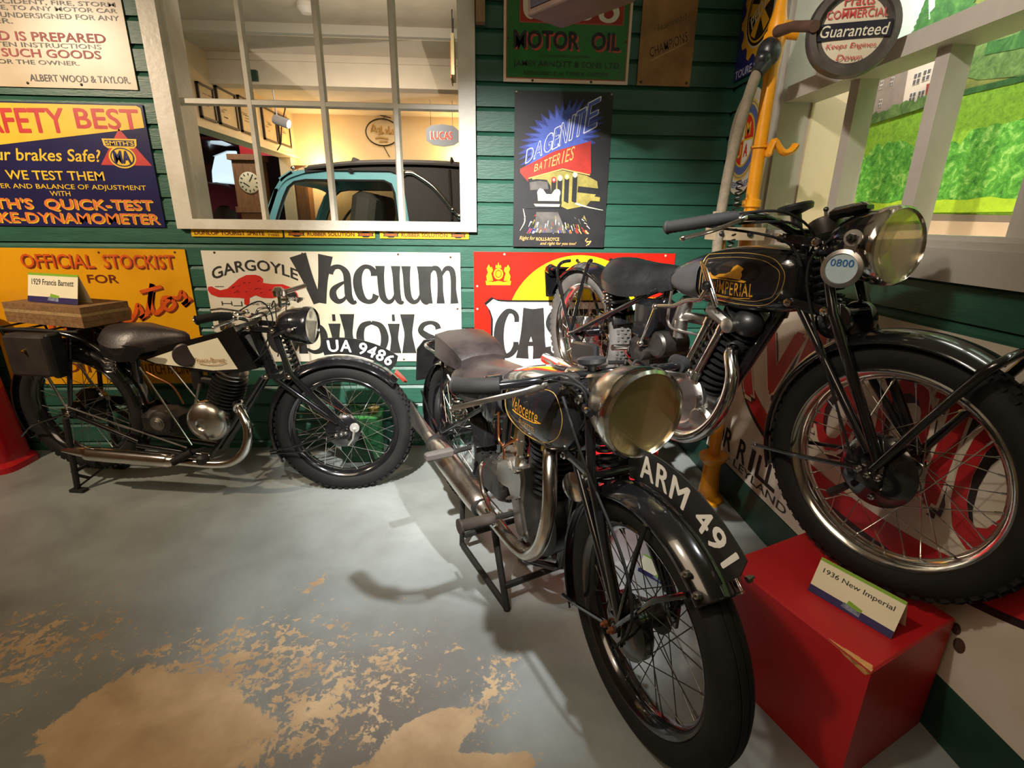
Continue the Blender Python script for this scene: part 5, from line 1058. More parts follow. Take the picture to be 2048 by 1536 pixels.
def curved_plate(root, c, r0, r1, a0, a1, text, t0, t1, steer=0, cx=0):
    """registration plate standing along the front guard, lettered on both faces"""
    n = 24; mb = MB(); rings = []
    for i in range(n+1):
        a = a0+(a1-a0)*i/n; e = min(1, min(i, n-i)/1.2+.55); ro = r0+(r1-r0)*e
        rings.append([V((c[0]+rr*cos(a), y, c[2]+rr*sin(a))) for rr, y in ((r0,-.002),(ro,-.002),(ro,.002),(r0,.002))])
    mb.loft(rings); pl = fixn(turn(mb, steer, cx).build('number_plate', SATIN, root, label='number plate lettered '+text))
    m = MB(); z0, z1 = r0+(r1-r0)*.16, r0+(r1-r0)*.86; span = abs(a1-a0)
    for s in (-1,1):
        def map3(u, v):
            u_ = u if s < 0 else 1-u; a = a0+(a1-a0)*u_; return (c[0]+v*cos(a), s*(.0026+.00008*k), c[2]+v*sin(a))
        for k, (du, dv) in enumerate(((0,0),(-.005,0),(.005,0),(0,.0014),(0,-.0014))): m.text(text, t0+du,z0+dv,t1+du,z1+dv, 0, bold=0, map3=map3, space=1.12)
    turn(m, steer, cx).build('lettering', LETWHITE, pl, smooth=False); return pl
def fins(a, b, r0, r1, n, mb, sx=1.0, ref=None):
    a, b = V(a), V(b); ax = (b-a); L = ax.length; pr = [(0,0),(r0,0)]
    for i in range(n):
        h = L*(i+.2)/n; pr += [(r0,h),(r1,h+L*.12/n),(r1,h+L*.42/n),(r0,h+L*.55/n)]
    pr += [(r0,L),(0,L)]; return mb.lathe(a, ax, pr, 30, 0, ref, sx)
def nut(root, p, m=CHROME, r=.010, d=(0,-1,0), name='nut', steer=0, cx=0):
    turn(MB().lathe(p, d, [(0,0),(r,0),(r,.009),(r*.55,.010),(r*.5,.017),(0,.018)], 6), steer, cx).build(name, m, root)
# =============================================================== right motorcycle, on the red plinths
C0 = empty('motorcycle', 'black motorcycle with gold lion tank badge raised on red plinths at right', 'motorcycle', (.52,2.47,0), -1.188)
fw, rwc = (1.45,0,.700), (0,0,.770)
wheel(C0, fw, .333, tread='block', drum=.088); wheel(C0, rwc, .315, tyre=DUSTY, tread='block', drum=.075, dside=-1)
guard(C0, fw, .362, radians(66), radians(203), .118, crown=.026, valance=.006); guard(C0, rwc, .345, radians(18), radians(150), .118, crown=.026, valance=.010)
# frame
m = MB(); m.bar(P(1.085,0,1.270),P(1.050,0,1.030),.027,14)
for a, b, r in ((P(1.055,0,1.045),P(.815,0,.545),.021),(P(1.065,0,1.19),P(.56,0,1.075),.017),(P(.56,0,1.075),P(.48,0,.56),.019),(P(.83,0,.555),P(.46,0,.545),.018)): m.bar(a,b,r,12)
for s in (1,-1):
    m.bar(P(.48,s*.05,.56),P(.0,s*.088,.770),.013,10); m.bar(P(.0,s*.088,.770),P(.56,s*.055,1.055),.012,10); m.obox(P(.0,s*.090,.770), (.07,.008,.05))
m.build('frame', BLACK, C0)
for s in (1,-1): nut(C0, P(0,s*.094,.770), d=(0,-s,0), r=.014)
# girder fork
def fork(root, axle, top, low, rear_top, hw, r=.0135, steer=0, cx=0, spr=None, sr_=.032, links=()):
    f = MB()
    for s in (1,-1):
        f.tube([P(top[0],s*hw*.8,top[1]),P(low[0],s*hw,low[1]),P(axle[0]+.012,s*(hw+.012),axle[1]+.03),P(axle[0],s*(hw+.014),axle[1])], r, 12)
        f.tube([P(rear_top[0],s*hw*.95,rear_top[1]),P(axle[0]-.018,s*(hw+.012),axle[1]+.05)], r*.85, 10)
        f.bar(P(low[0],s*hw,low[1]), P(rear_top[0],s*hw*.95,rear_top[1]), r*.8, 8); f.obox(P(axle[0],s*(hw+.014),axle[1]), (.055,.010,.065))
    f.bar(P(top[0],-hw*.8,top[1]), P(top[0],hw*.8,top[1]), r, 10); f.bar(P(low[0],-hw,low[1]), P(low[0],hw,low[1]), r*.9, 10); f.bar(P(rear_top[0],-hw,rear_top[1]), P(rear_top[0],hw,rear_top[1]), r*.8, 10)
    o = turn(f, steer, cx).build('girder_fork', BLACK, root)
    if spr:
        coil(o, P(spr[0],0,spr[1]), P(spr[2],0,spr[3]), sr_, 9, .0052, SATIN, steer=steer, cx=cx)
    for (xa,za,xb,zb) in links:
        for s in (1,-1):
            turn(MB().tube([P(xa,s*(hw+.004),za),P(xb,s*(hw+.004),zb)], .013, 8, flat=.5), steer, cx).build('fork_link', BLACK, o)
            for x, z in ((xa,za),(xb,zb)): nut(o, P(x,s*(hw+.008),z), r=.012, d=(0,-s,0), name='link_nut', steer=steer, cx=cx)
    return o
fk = fork(C0, (1.45,.700), (1.185,1.255), (1.262,1.075), (1.165,1.075), .072, spr=(1.165,1.225,1.215,1.035), sr_=.034, links=((1.135,1.088,1.245,1.080),(1.075,1.262,1.185,1.255)))
for s in (1,-1): MB().lathe(P(1.255,s*.040,1.055), (0,-s,0), [(0,0),(.044,0),(.048,.006),(.048,.020),(.03,.026),(0,.028)], 28).build('friction_damper', BLACK, fk)
for s in (1,-1):
    for x, z in ((1.45,.70),(1.425,.705),(1.475,.702)): nut(C0, P(x,s*.096,z), r=.009, d=(0,-s,0))
nut(C0, P(1.468,.088,.645), r=.009); MB().tube([P(1.40,.085,.64),P(1.365,.09,.60)], [.010,.012], 8).build('brake_lever', DARKSTEEL, C0)
# front stand clipped up, guard stays
tub(C0, 'front_stand', BLACK, [P(1.455,.092,.715),P(1.53,.090,.865),P(1.60,.080,1.000),P(1.625,.055,1.040),P(1.632,0,1.052),P(1.625,-.055,1.040),P(1.60,-.080,1.0),P(1.53,-.090,.865),P(1.455,-.092,.715)], .0105, 10, 4)
for s in (1,-1): tub(C0, 'guard_stay', BLACK, [P(1.43,s*.092,.705),P(1.26,s*.080,.662),P(1.095,s*.064,.625)], .0065, 8); nut(C0, P(1.095,s*.066,.628), r=.008, d=(0,-s,0))
for s in (1,-1):
    tub(C0, 'guard_stay', BLACK, [P(.005,s*.092,.79),P(.045,s*.085,.95),P(.085,s*.070,1.110),P(.085,s*.05,1.128)], .0085, 8, 4); tub(C0, 'lifting_handle', BLACK, [P(.0,s*.095,.79),P(-.09,s*.095,.93),P(-.165,s*.085,1.055),P(-.185,s*.05,1.098),P(-.15,s*.02,1.11)], .0085, 8, 4)
# rear number plate with lamp
m = MB().obox(P(-.292,.0,.985), (.014,.165,.145), Matrix.Rotation(-.15,3,'Y'), 0, .004); m.obox(P(-.262,.0,1.062), (.075,.150,.020), Matrix.Rotation(.05,3,'Y'), 0, .006); m.build('number_plate', BLACK, C0)
MB().lathe(P(-.29,.055,1.055), (-1,0,.2), [(0,-.03),(.028,-.025),(.030,.0),(.026,.012),(0,.014)], 20).build('tail_lamp', BLACK, C0)
# tank, with its lines, badge and knee pad
T = Body([(.590,1.080,1.112,.026),(.63,1.062,1.142,.060),(.72,1.044,1.184,.092),(.85,1.036,1.222,.110),(.97,1.034,1.238,.114),(1.07,1.044,1.238,.106),(1.13,1.062,1.228,.088),(1.158,1.095,1.205,.050)], 3.3)
tk = T.build('fuel_tank', BLACK, C0)
rr_poly = lambda x0,x1,za,zb,zc,zd,i: [(x0+i,1.075+i),(x0+i,1.10),(x0+i,1.15),(x0+i,1.198-i),(x0+.012+i,1.203-i),(.90,1.210-i),(.97,1.215-i),(1.04,1.212-i),(1.085-i*.6,1.200-i),(1.115-i,1.170),(1.118-i,1.135),(1.108-i,1.102),(1.080-i*.6,1.076+i),(1.03,1.064+i),(.95,1.062+i),(.88,1.064+i),(x0+.014+i,1.068+i)]
stripe(T, tk, 'gold_line', GOLD, rr_poly(.818,0,1.090,1.11,1.16,1.195,0), .0013); stripe(T, tk, 'gold_line', GOLD, rr_poly(.818,0,1.09,1.11,1.155,1.193,.013), .0010)
m = MB(); om = lambda e: (lambda x, z: T.on(x,z,e))
m.text('NEW', .852,1.088,.892,1.122, 0, bold=.012, map3=om(.001)); m.text('IMPERIAL', .897,1.086,1.034,1.126, 0, bold=.018, space=1.1, map3=om(.001), warp=lambda x,z:(x, z+((x-.96)/.06)**2*.003))
lion = [(.872,1.128),(.90,1.131),(.95,1.131),(1.0,1.129),(1.008,1.134),(.985,1.138),(.990,1.150),(.985,1.160),(.992,1.170),(.980,1.176),(.965,1.180),(.952,1.172),(.945,1.158),(.928,1.150),(.90,1.146),(.885,1.138),(.872,1.140),(.860,1.150),(.856,1.146),(.866,1.134)]
m.add([om(.001)(x,z) for x, z in lion], [tuple(range(len(lion)))], 0); m.tube([V(om(.0015)(x,z)) for x, z in ((.868,1.084),(.92,1.079),(.98,1.079),(1.026,1.085))], .0012, 5)
m.build('tank_badge', mat('gold_transfer', sr(176,122,30), .4, .3, var=.25, vscale=50), tk, smooth=False)
T.patch(tk, 'knee_pad', mat('knee_rubber', (.040,.040,.042), .6, var=.15, vscale=20), [(.655,1.080,1.122),(.70,1.062,1.150),(.76,1.058,1.172),(.805,1.062,1.180),(.812,1.066,1.176)], .012)
MB().lathe((.985,.0,1.226), (0,0,1), [(0,-.01),(.032,-.01),(.034,.004),(.028,.012),(0,.014)], 24).build('filler_cap', CHROME, tk); MB().lathe((.86,-.03,1.212), (0,0,1), [(0,-.01),(.022,-.01),(.023,.004),(.018,.01),(0,.012)], 20).build('filler_cap', CHROME, tk)
# saddle
sd = saddle(C0, [(.215,.060,1.125,1.085),(.235,.100,1.150,1.078),(.30,.128,1.156,1.062),(.38,.126,1.150,1.050),(.46,.104,1.146,1.056),(.54,.068,1.146,1.078),(.61,.044,1.142,1.098),(.635,.028,1.128,1.102)], LEATHER)
for s in (1,-1): coil(sd, P(.27,s*.085,1.055), P(.28,s*.085,.965), .020, 6, .0035, CHROME)
tub(C0, 'saddle_rail', SATIN, [P(.27,.085,.96),P(.40,.05,.985),P(.56,0,1.06)], .007, 8)
# engine
en = MB().lathe(P(.765,-.055,.645), (0,-1,0), [(0,0),(.105,0),(.115,.01),(.118,.11),(.0,.11)], 40); en = en.build('crankcase', ALLOY, C0)
MB().lathe(P(.752,.055,.680), (0,-1,0), [(0,0),(.118,0),(.120,.018),(.108,.030),(.100,.032),(.092,.026),(.0,.030)], 44).build('timing_cover', ALLOY, en)
MB().lathe(P(.875,.058,.625), (0,-1,0), [(0,0),(.055,0),(.056,.02),(.045,.032),(.02,.036),(0,.036)], 30).build('oil_pump', ALLOY, en)
for x, z in ((.70,.77),(.80,.785),(.865,.72),(.66,.72),(.875,.67),(.845,.60)): nut(en, P(x,.086,z), STEEL, .007)
m = MB(); fins(P(.795,0,.740),P(.905,0,.945),.046,.080,9,m); m.build('cylinder', SATIN, en)
m = MB(); fins(P(.905,0,.945),P(.955,0,1.025),.055,.082,4,m); m.ball(P(.985,.05,1.0),(.05,.045,.045),16); m.build('cylinder_head', SATIN, en)
for (xa,za,xb,zb) in ((.778,.790,.868,1.000),(.832,.775,.925,.985)):
    m = MB().bar(P(xa,.092,za),P(xb,.090,zb),.0125,14); m.bar(P(xa,.092,za),P(xa+.012,.092,za+.03),.017,6); m.bar(P(xb-.010,.090,zb-.024),P(xb,.09,zb),.016,14); m.build('pushrod_tube', CHROME, en)
m = MB().obox(P(.905,.090,1.008), (.115,.040,.036), Matrix.Rotation(.42,3,'Y'), 0, .012); m.lathe(P(.955,.095,.990), (0,-1,0), [(0,-.02),(.022,-.02),(.024,.015),(.012,.02),(0,.02)], 18); m.build('rocker_box', ALLOY, en)
MB().lathe(P(.60,-.05,.845), (0,-1,0), [(0,0),(.052,0),(.052,.12),(.044,.13),(0,.13)], 28).lathe(P(.545,-.02,.80), (0,-1,0), [(0,0),(.030,0),(.030,.13),(0,.135)], 20).build('magneto', DARKSTEEL, C0)
m = MB().lathe(P(.66,.02,.965), (.35,0,1), [(0,-.05),(.026,-.05),(.026,.06),(.02,.075),(0,.075)], 18); m.lathe(P(.70,.055,.93), (0,0,1), [(0,-.035),(.024,-.035),(.024,.03),(0,.035)], 18); m.bar(P(.66,.02,.965),P(.86,.0,.97),.020,14); m.build('carburettor', STEEL, C0)
tub(C0, 'fuel_pipe', STEEL, [P(.655,.075,1.06),P(.655,.08,.98),P(.66,.08,.945),P(.70,.08,.925),P(.82,.06,.925)], .005, 8, 5)
MB().obox(P(.52,.02,.93), (.12,.15,.16), None, 0, .02).build('oil_tank', BLACK, C0)
MB().obox(P(.40,-.06,.75), (.22,.06,.12), None, 0, .02).build('gearbox', DARKSTEEL, C0)
# gear change
gc_ = MB(); gc_.tube([P(.828,.128,1.182),P(.838,.128,1.180),P(.925,.128,1.045),P(.913,.128,1.042),P(.828,.128,1.182)], .0035, 6); gc_.tube([P(.845,.128,1.17),P(.860,.128,1.16),P(.925,.128,1.055)], .003, 6); gc_.build('gear_gate', CHROME, C0)
gl_ = MB().tube([P(.879,.140,1.095),P(.86,.140,1.06),P(.80,.138,1.050),P(.735,.135,1.020),P(.645,.135,1.005)], .0075, 8, flat=.6); gl_.ball(P(.882,.142,1.108),.016,12, 1); gl_.build('gear_lever', [CHROME, LETBLACK], C0)
tub(C0, 'gear_rod', CHROME, [P(.645,.135,1.005),P(.575,.130,.850)], .005, 8); m = MB().ball(P(.645,.136,1.005),.012,10).ball(P(.575,.131,.850),.013,10); m.build('rod_joint', CHROME, C0)
# exhaust
ex = tub(C0, 'exhaust_pipe', CHROME, [P(.945,.045,.915),P(.965,.085,.895),P(1.002,.105,.835),P(1.005,.118,.755),P(.975,.128,.670),P(.915,.135,.600),P(.835,.140,.565),P(.72,.148,.565),P(.50,.155,.585)], .0215, 16, 6)
m = MB().lathe(P(.945,.045,.915), P(.5,.5,-.3), [(.018,-.01),(.030,-.01),(.030,.012),(.024,.016)], 20); m.build('exhaust_collar', SATIN, ex)
m = MB(); q = spline([(.52,.155,.584,.022),(.47,.157,.588,.042),(.30,.160,.600,.046),(.10,.163,.614,.044),(.0,.164,.618,.034),(-.12,.165,.622,.026)],5); m.tube([P(a,b,c) for a, b, c, d in q], [d for *_, d in q], 18); m.build('silencer', CHROME, ex)
m = MB().bar(P(.30,.155,.66),P(.30,.10,.62),.006,8); m.build('silencer_bracket', SATIN, ex)
# footrests, kick start, chain guard
for s in (1,-1):
    m = MB().bar(P(.44,s*.10,.735),P(.44,s*.205,.745),.009,8); m.build('footrest', SATIN, C0); g = MB().tube([P(.44,s*.19,.745),P(.44,s*.30,.752)], [.018,.018], 14); g.lathe(P(.44,s*.30,.752), (0,-s,0), [(.018,0),(.022,.002),(.022,.008),(0,.010)], 14); g.build('footrest_rubber', mat('grey_rubber', (.06,.052,.045), .8, var=.2), C0)
m = MB().tube([P(.50,.12,.78),P(.53,.165,.81),P(.545,.175,.832)], .009, 8); m.bar(P(.545,.175,.832),P(.545,.24,.836),.012,10); m.build('kick_start', CHROME, C0)
m = MB().obox(P(.22,-.095,.83), (.50,.02,.05), Matrix.Rotation(.05,3,'Y'), 0, .008); m.build('chain_guard', BLACK, C0)
MB().obox(P(.16,.108,.705), (.21,.030,.11), Matrix.Rotation(-.12,3,'Y'), 0, .01).build('toolbox', LEATHER, C0)
# bars, controls, lamp
hb_ = bars(C0, [(1.085,.0,1.278),(1.085,.05,1.280),(1.095,.12,1.300),(1.090,.20,1.318),(1.060,.29,1.312),(.99,.335,1.298),(.925,.36,1.287)], BLACK, RUBBER, .60, lever=True)
for k, pts in enumerate(([P(1.06,.28,1.322),P(1.13,.16,1.33),P(1.16,.06,1.27),P(1.12,.03,1.18)],[P(1.07,.25,1.30),P(1.14,.12,1.30),P(1.14,.05,1.22),P(1.06,.03,1.08)],[P(1.06,-.28,1.322),P(1.14,-.14,1.335),P(1.17,-.04,1.26),P(1.2,.0,1.15)],[P(1.22,.05,1.28),P(1.18,.09,1.20),P(1.22,.085,1.05),P(1.40,.09,.72)],[P(1.00,.30,1.292),P(1.10,.17,1.27),P(1.13,.10,1.24),P(1.16,.09,1.19)])): tub(C0, 'control_cable', RUBBER, pts, .0035, 6, 6)
m = MB().lathe((1.055,0,1.305), (-.25,-.1,1), [(0,-.05),(.013,-.05),(.015,.022),(.020,.024),(.046,.032),(.049,.044),(.045,.050),(0,.051)], 28); m.build('steering_damper_knob', LETBLACK, C0)
m = MB().lathe((1.135,.01,1.30), (-.45,0,1), [(0,-.03),(.036,-.03),(.040,.0),(.040,.012),(.032,.016),(0,.016)], 28); m.bar((1.135,.01,1.316),(1.13,.01,1.336),.004,6); m.ball((1.13,.01,1.34),.007,8); m.build('speedometer', DARKSTEEL, C0)
headlamp(C0, (1.318,0,1.250), (1,-.10,.04), .094, .15, BLACK, CHROME, bulge=.32)
for s in (1,-1): MB().tube([P(1.185,s*.070,1.225),P(1.26,s*.10,1.245),P(1.295,s*.098,1.25)], .009, 8).build('lamp_bracket', BLACK, C0)
MB().obox((1.205,0,1.335), (.10,.05,.03), Matrix.Rotation(-.2,3,'Y'), 0, .01).build('switch_box', BLACK, C0)
m = MB().lathe(P(1.290,.120,1.196), (.25,-1,.05), [(0,-.004),(.043,-.004),(.047,.0),(.047,.006),(.037,.010),(.036,.006),(0,.006)], 40); m.obox(P(1.298,.117,1.250), (.030,.006,.05), None, 0, .0); m.lathe(P(1.300,.118,1.270), (.25,-1,.05), [(0,-.003),(.020,-.003),(.020,.003),(0,.003)], 18); ld = m.build('licence_disc', STEEL, C0, label='round licence holder showing 0800')
dn = V((.25,-1,.05)).normalized(); du = V((1,.25,0)).normalized(); dc = P(1.290,.120,1.196)+dn*.0066
m = MB().lathe(dc, dn, [(0,0),(.0355,0),(0,.0004)], 36, 0); m3 = lambda x, z: tuple(dc+du*x+V((0,0,z))+dn*.0011); m.text('0800', -.026,.005,.026,.023, 1, bold=.05, map3=m3); m.build('licence_paper', [mat('paper_blue', sr(170,190,196), .6, var=.06, vscale=60), mat('numeral_blue', sr(30,96,160), .5)], ld, smooth=False)
nut(C0, P(1.300,.121,1.270), DARKSTEEL, .011)
# =============================================================== centre motorcycle
B0 = empty('motorcycle', 'black motorcycle with big round headlamp and plate ARM 491 standing at centre', 'motorcycle', (-.135,2.237,0), -1.12)
ST, CX = -.128, 1.02; fw, rwc = (1.335,0,.330), (.045,0,.362)
wheel(B0, fw, .330, ST, CX, rim=BLACK, spoke=DARKSTEEL, tread='rib', drum=.078, hub=DARKSTEEL, w=.046); wheel(B0, rwc, .326, rim=BLACK, spoke=STEEL, tread='block', drum=.08, dside=-1)
guard(B0, fw, .360, radians(48), radians(212), .118, ST, CX, crown=.030, valance=.004); guard(B0, rwc, .352, radians(10), radians(196), .125, crown=.03, valance=.006)
m = MB(); m.bar(P(1.02,0,.875),P(.985,0,.630),.027,14)
for a, b, r in ((P(.985,0,.650),P(.905,0,.190),.019),(P(1.0,0,.80),P(.54,0,.70),.016),(P(.54,0,.70),P(.47,0,.27),.018)): m.bar(a,b,r,12)
for s in (1,-1): m.tube([P(.905,s*.02,.19),P(.80,s*.07,.165),P(.50,s*.075,.19),P(.045,s*.088,.362)], .013, 10); m.bar(P(.045,s*.088,.362),P(.54,s*.055,.68),.011,10); m.obox(P(.045,s*.090,.362), (.07,.008,.05))
m.build('frame', BLACK, B0)
for s in (1,-1): nut(B0, P(.045,s*.094,.362), d=(0,-s,0), r=.014)
fk = fork(B0, (1.335,.330), (1.085,.855), (1.150,.660), (1.060,.655), .070, steer=ST, cx=CX, spr=(1.095,.815,1.125,.625), sr_=.030, links=((1.020,.665,1.145,.662),(.995,.860,1.085,.855)))
for s in (1,-1): turn(MB().lathe(P(1.10,s*.042,.640), (0,-s,0), [(0,0),(.036,0),(.038,.018),(.02,.026),(0,.028)], 24), ST, CX).build('friction_damper', DARKSTEEL, fk)
for s in (1,-1):
    for x, z in ((1.335,.33),(1.305,.325)): nut(B0, P(x,s*.094,z), mat('rusty_nut', sr(120,70,44), .6, .5), .010, (0,-s,0), steer=ST, cx=CX)
    tub(B0, 'guard_stay', BLACK, [P(1.335,s*.090,.335),P(1.14,s*.078,.235),P(1.02,s*.064,.175)], .006, 8, 0, ST, CX); tub(B0, 'guard_stay', BLACK, [P(1.34,s*.090,.345),P(1.46,s*.085,.52),P(1.530,s*.066,.585)], .0065, 8, 0, ST, CX); tub(B0, 'guard_stay', BLACK, [P(1.345,s*.09,.35),P(1.375,s*.085,.55),P(1.38,s*.066,.655)], .006, 8, 0, ST, CX)
    tub(B0, 'guard_stay', BLACK, [P(.045,s*.092,.37),P(.06,s*.088,.55),P(.055,s*.075,.69),P(.03,s*.06,.735),P(.05,0,.745)], .0075, 8, 4); tub(B0, 'guard_stay', BLACK, [P(.04,s*.092,.36),P(-.12,s*.085,.40),P(-.275,s*.066,.47)], .006, 8)
tub(B0, 'brake_cable', RUBBER, [P(1.06,.12,.86),P(1.17,.10,.70),P(1.36,.10,.55),P(1.41,.10,.42),P(1.36,.1,.30)], .004, 6, 6, ST, CX)
curved_plate(B0, fw, .368, .452, radians(108), radians(52), 'ARM 491', .13, .93, ST, CX)
for s in (1,-1):
    for a in (58,51): nut(B0, P(1.335+.352*cos(radians(a)),s*.062,.33+.352*sin(radians(a))), STEEL, .008, (0,-s,.3), steer=ST, cx=CX)
# rear plate, tank, pillion pad, saddle
m = MB().prism([(-.085,0),(.085,0),(.085,.17),(.05,.215),(-.05,.215),(-.085,.17)], P(-.295,0,.520), (0,-1,0), (.22,0,1), .008); m.build('number_plate', SATIN, B0)
MB().lathe(P(-.285,.0,.70), (-1,0,.1), [(0,-.05),(.025,-.04),(.03,0),(.027,.012),(0,.014)], 18).build('tail_lamp', BLACK, B0)
tub(B0, 'carrier', BLACK, [P(.30,.10,.715),P(.05,.105,.745),P(-.12,.09,.745),P(-.17,0,.745),P(-.12,-.09,.745),P(.05,-.105,.745),P(.30,-.10,.715)], .007, 8, 4)
T = Body([(.545,.685,.760,.045),(.60,.655,.805,.085),(.72,.636,.848,.114),(.84,.628,.870,.126),(.94,.634,.884,.122),(1.01,.660,.888,.102),(1.05,.715,.878,.068),(1.065,.77,.850,.03)], 2.7)
tk = T.build('fuel_tank', BLACK, B0)
stripe(T, tk, 'gold_line', GOLD, [(.975,.842),(1.012,.795),(1.005,.73),(.96,.690),(.88,.670),(.79,.668),(.73,.682),(.705,.73),(.725,.785),(.80,.820),(.90,.838)], .0012)
m = MB(); om = lambda e: (lambda x, z: T.on(x,z,e))
m.text('Velocette', .770,.738,.925,.780, 0, bold=.0, shear=.3, space=1.1, map3=om(.001)); m.text('VELOCETTE', .815,.700,.905,.719, 0, bold=.015, space=1.15, map3=om(.001)); m.tube([V(om(.0015)(x,z)) for x, z in ((.775,.732),(.80,.730),(.86,.732),(.91,.736),(.94,.744),(.915,.746))], .0016, 5)
m.build('tank_badge', mat('gold_transfer', sr(176,122,30), .4, .3), tk, smooth=False)
T.patch(tk, 'knee_pad', mat('knee_rubber', (.040,.040,.042), .6), [(.575,.690,.735),(.62,.678,.775),(.67,.672,.80),(.70,.680,.805)], .012)
MB().lathe((.93,.0,.876), (0,0,1), [(0,-.01),(.030,-.01),(.032,.006),(.026,.014),(0,.016)], 24).build('filler_cap', CHROME, tk)
sd = saddle(B0, [(.255,.075,.752,.725),(.28,.125,.768,.715),(.35,.150,.778,.700),(.43,.148,.785,.695),(.51,.118,.796,.715),(.58,.072,.806,.755),(.64,.045,.812,.785),(.672,.028,.802,.785)], WORNLEATHER)
tub(sd, 'saddle_piping', mat('grey_piping', (.25,.24,.23), .5), [P(.275,.140,.712),P(.36,.152,.702),P(.45,.150,.698),P(.545,.115,.712)], .004, 6, 4)
for s in (1,-1): coil(sd, P(.335,s*.118,.640), P(.315,s*.112,.545), .024, 6, .0042, CHROME)
m = MB(); m.loft([[P(x,s*h,z) for s, h, z in ((-1,hw,z0),(-1,hw*.96,z1),(-.5,hw*.9,z1+.012),(.5,hw*.9,z1+.012),(1,hw*.96,z1),(1,hw,z0))] for x, hw, z0, z1 in ((.045,.105,.742,.805),(.075,.118,.742,.835),(.20,.118,.735,.822),(.29,.112,.735,.800),(.315,.10,.738,.775))]); fixn(m.build('pillion_pad', WORNLEATHER, B0))
m = MB().lathe(P(.585,.105,.705), (0,-1,0), [(0,-.05),(.055,-.05),(.062,-.04),(.062,.012),(.052,.022),(0,.024)], 28, sx=1.35, ref=(1,0,0)); m.build('oil_tank', BLACK, B0)
# engine
en = MB().lathe(P(.835,-.06,.345), (0,-1,0), [(0,0),(.110,0),(.120,.012),(.122,.12),(0,.125)], 40).build('crankcase', DARKSTEEL, B0)
tc_ = [(.645,.46),(.655,.515),(.69,.548),(.735,.545),(.755,.515),(.80,.540),(.830,.545),(.842,.51),(.832,.42),(.850,.36),(.870,.315),(.855,.285),(.822,.285),(.80,.32),(.775,.40),(.745,.44),(.70,.43),(.66,.43)]
m = MB().prism(tc_, P(0,.062,0), (1,0,0), (0,0,1), .048); m.prism([(.757+(x-.757)*.86,.43+(z-.43)*.9) for x, z in tc_], P(0,.110,0), (1,0,0), (0,0,1), .010); fixn(m.build('timing_cover', ALLOY, en))
for x, z in ((.662,.50),(.70,.533),(.815,.53),(.825,.44),(.848,.30),(.765,.41)): nut(en, P(x,.120,z), STEEL, .007)
MB().lathe(P(.70,.055,.485), (0,-1,0), [(0,0),(.075,0),(.076,.02),(.06,.034),(0,.036)], 30).build('magneto_cover', ALLOY, en)
m = MB(); fins(P(.835,0,.455),P(.842,0,.615),.046,.082,8,m); m.build('cylinder', SATIN, en)
m = MB(); fins(P(.842,0,.615),P(.845,0,.675),.055,.085,3,m); m.build('cylinder_head', SATIN, en)
m = MB().bar(P(.772,.085,.535),P(.772,.080,.655),.019,16).bar(P(.772,.086,.525),P(.772,.085,.565),.025,16).bar(P(.772,.083,.600),P(.772,.082,.618),.024,12); m.build('pushrod_tube', CHROME, en)
tub(en, 'oil_pipe', COPPER, [P(.655,.11,.680),P(.665,.115,.620),P(.68,.12,.585),P(.71,.12,.575),P(.715,.12,.53)], .0045, 8, 5); tub(en, 'oil_pipe', COPPER, [P(.71,.12,.575),P(.74,.115,.60),P(.765,.10,.62)], .0045, 8, 4)
m = MB().lathe(P(.675,.03,.600), (.2,0,1), [(0,-.05),(.025,-.05),(.025,.05),(.018,.06),(0,.06)], 16); m.bar(P(.675,.03,.60),P(.80,0,.625),.019,12); m.build('carburettor', BRASS, B0)
MB().obox(P(.50,.0,.33), (.19,.13,.15), None, 0, .025).build('gearbox', DARKSTEEL, B0)
MB().lathe(P(1.02,.05,.56), (.3,-1,.1), [(0,-.05),(.03,-.05),(.042,-.01),(.044,0),(.03,.004),(0,.006)], 24).build('horn', CHROME, B0)
ex = tub(B0, 'exhaust_pipe', mat('heat_chrome', (.62,.58,.52), .2, 1, var=.18, vscale=10), [P(.885,.045,.635),P(.925,.075,.625),P(.962,.098,.575),P(.985,.112,.50),P(.985,.122,.42),P(.965,.130,.345),P(.92,.137,.290),P(.86,.144,.278),P(.78,.152,.290),P(.66,.160,.312)], .0225, 16, 6)
MB().lathe(P(.885,.045,.635), P(.8,.5,-.2), [(.018,-.012),(.032,-.012),(.032,.014),(.024,.018)], 20).build('exhaust_collar', BRASS, ex)
m = MB(); q = spline([(.68,.160,.308,.025),(.64,.162,.315,.030),(.60,.164,.322,.044),(.45,.168,.345,.047),(.27,.170,.368,.046),(.20,.170,.376,.036),(.10,.170,.386,.028)],5); m.tube([P(a,b,c) for a, b, c, d in q], [d for *_, d in q], 20); m.build('silencer', mat('satin_chrome', (.66,.60,.53), .28, 1, var=.12, vscale=8), ex)
m = MB(); m.loft([[P(x,.170+w*cos(t),z+h*sin(t)) for t in [2*pi*k/20 for k in range(20)]] for x, z, w, h in ((.12,.385,.028,.028),(.05,.392,.022,.040),(-.04,.402,.014,.056),(-.13,.412,.008,.066))]); m.build('fishtail', STEEL, ex)
for x in (.18,.63): MB().lathe(P(x,.168,.378 if x < .3 else .316), (1,0,-.1), [(.040 if x < .3 else .031,-.010),(.043 if x < .3 else .036,-.008),(.043 if x < .3 else .036,.008),(.040 if x < .3 else .031,.010)], 20).build('clamp', IRON, ex)
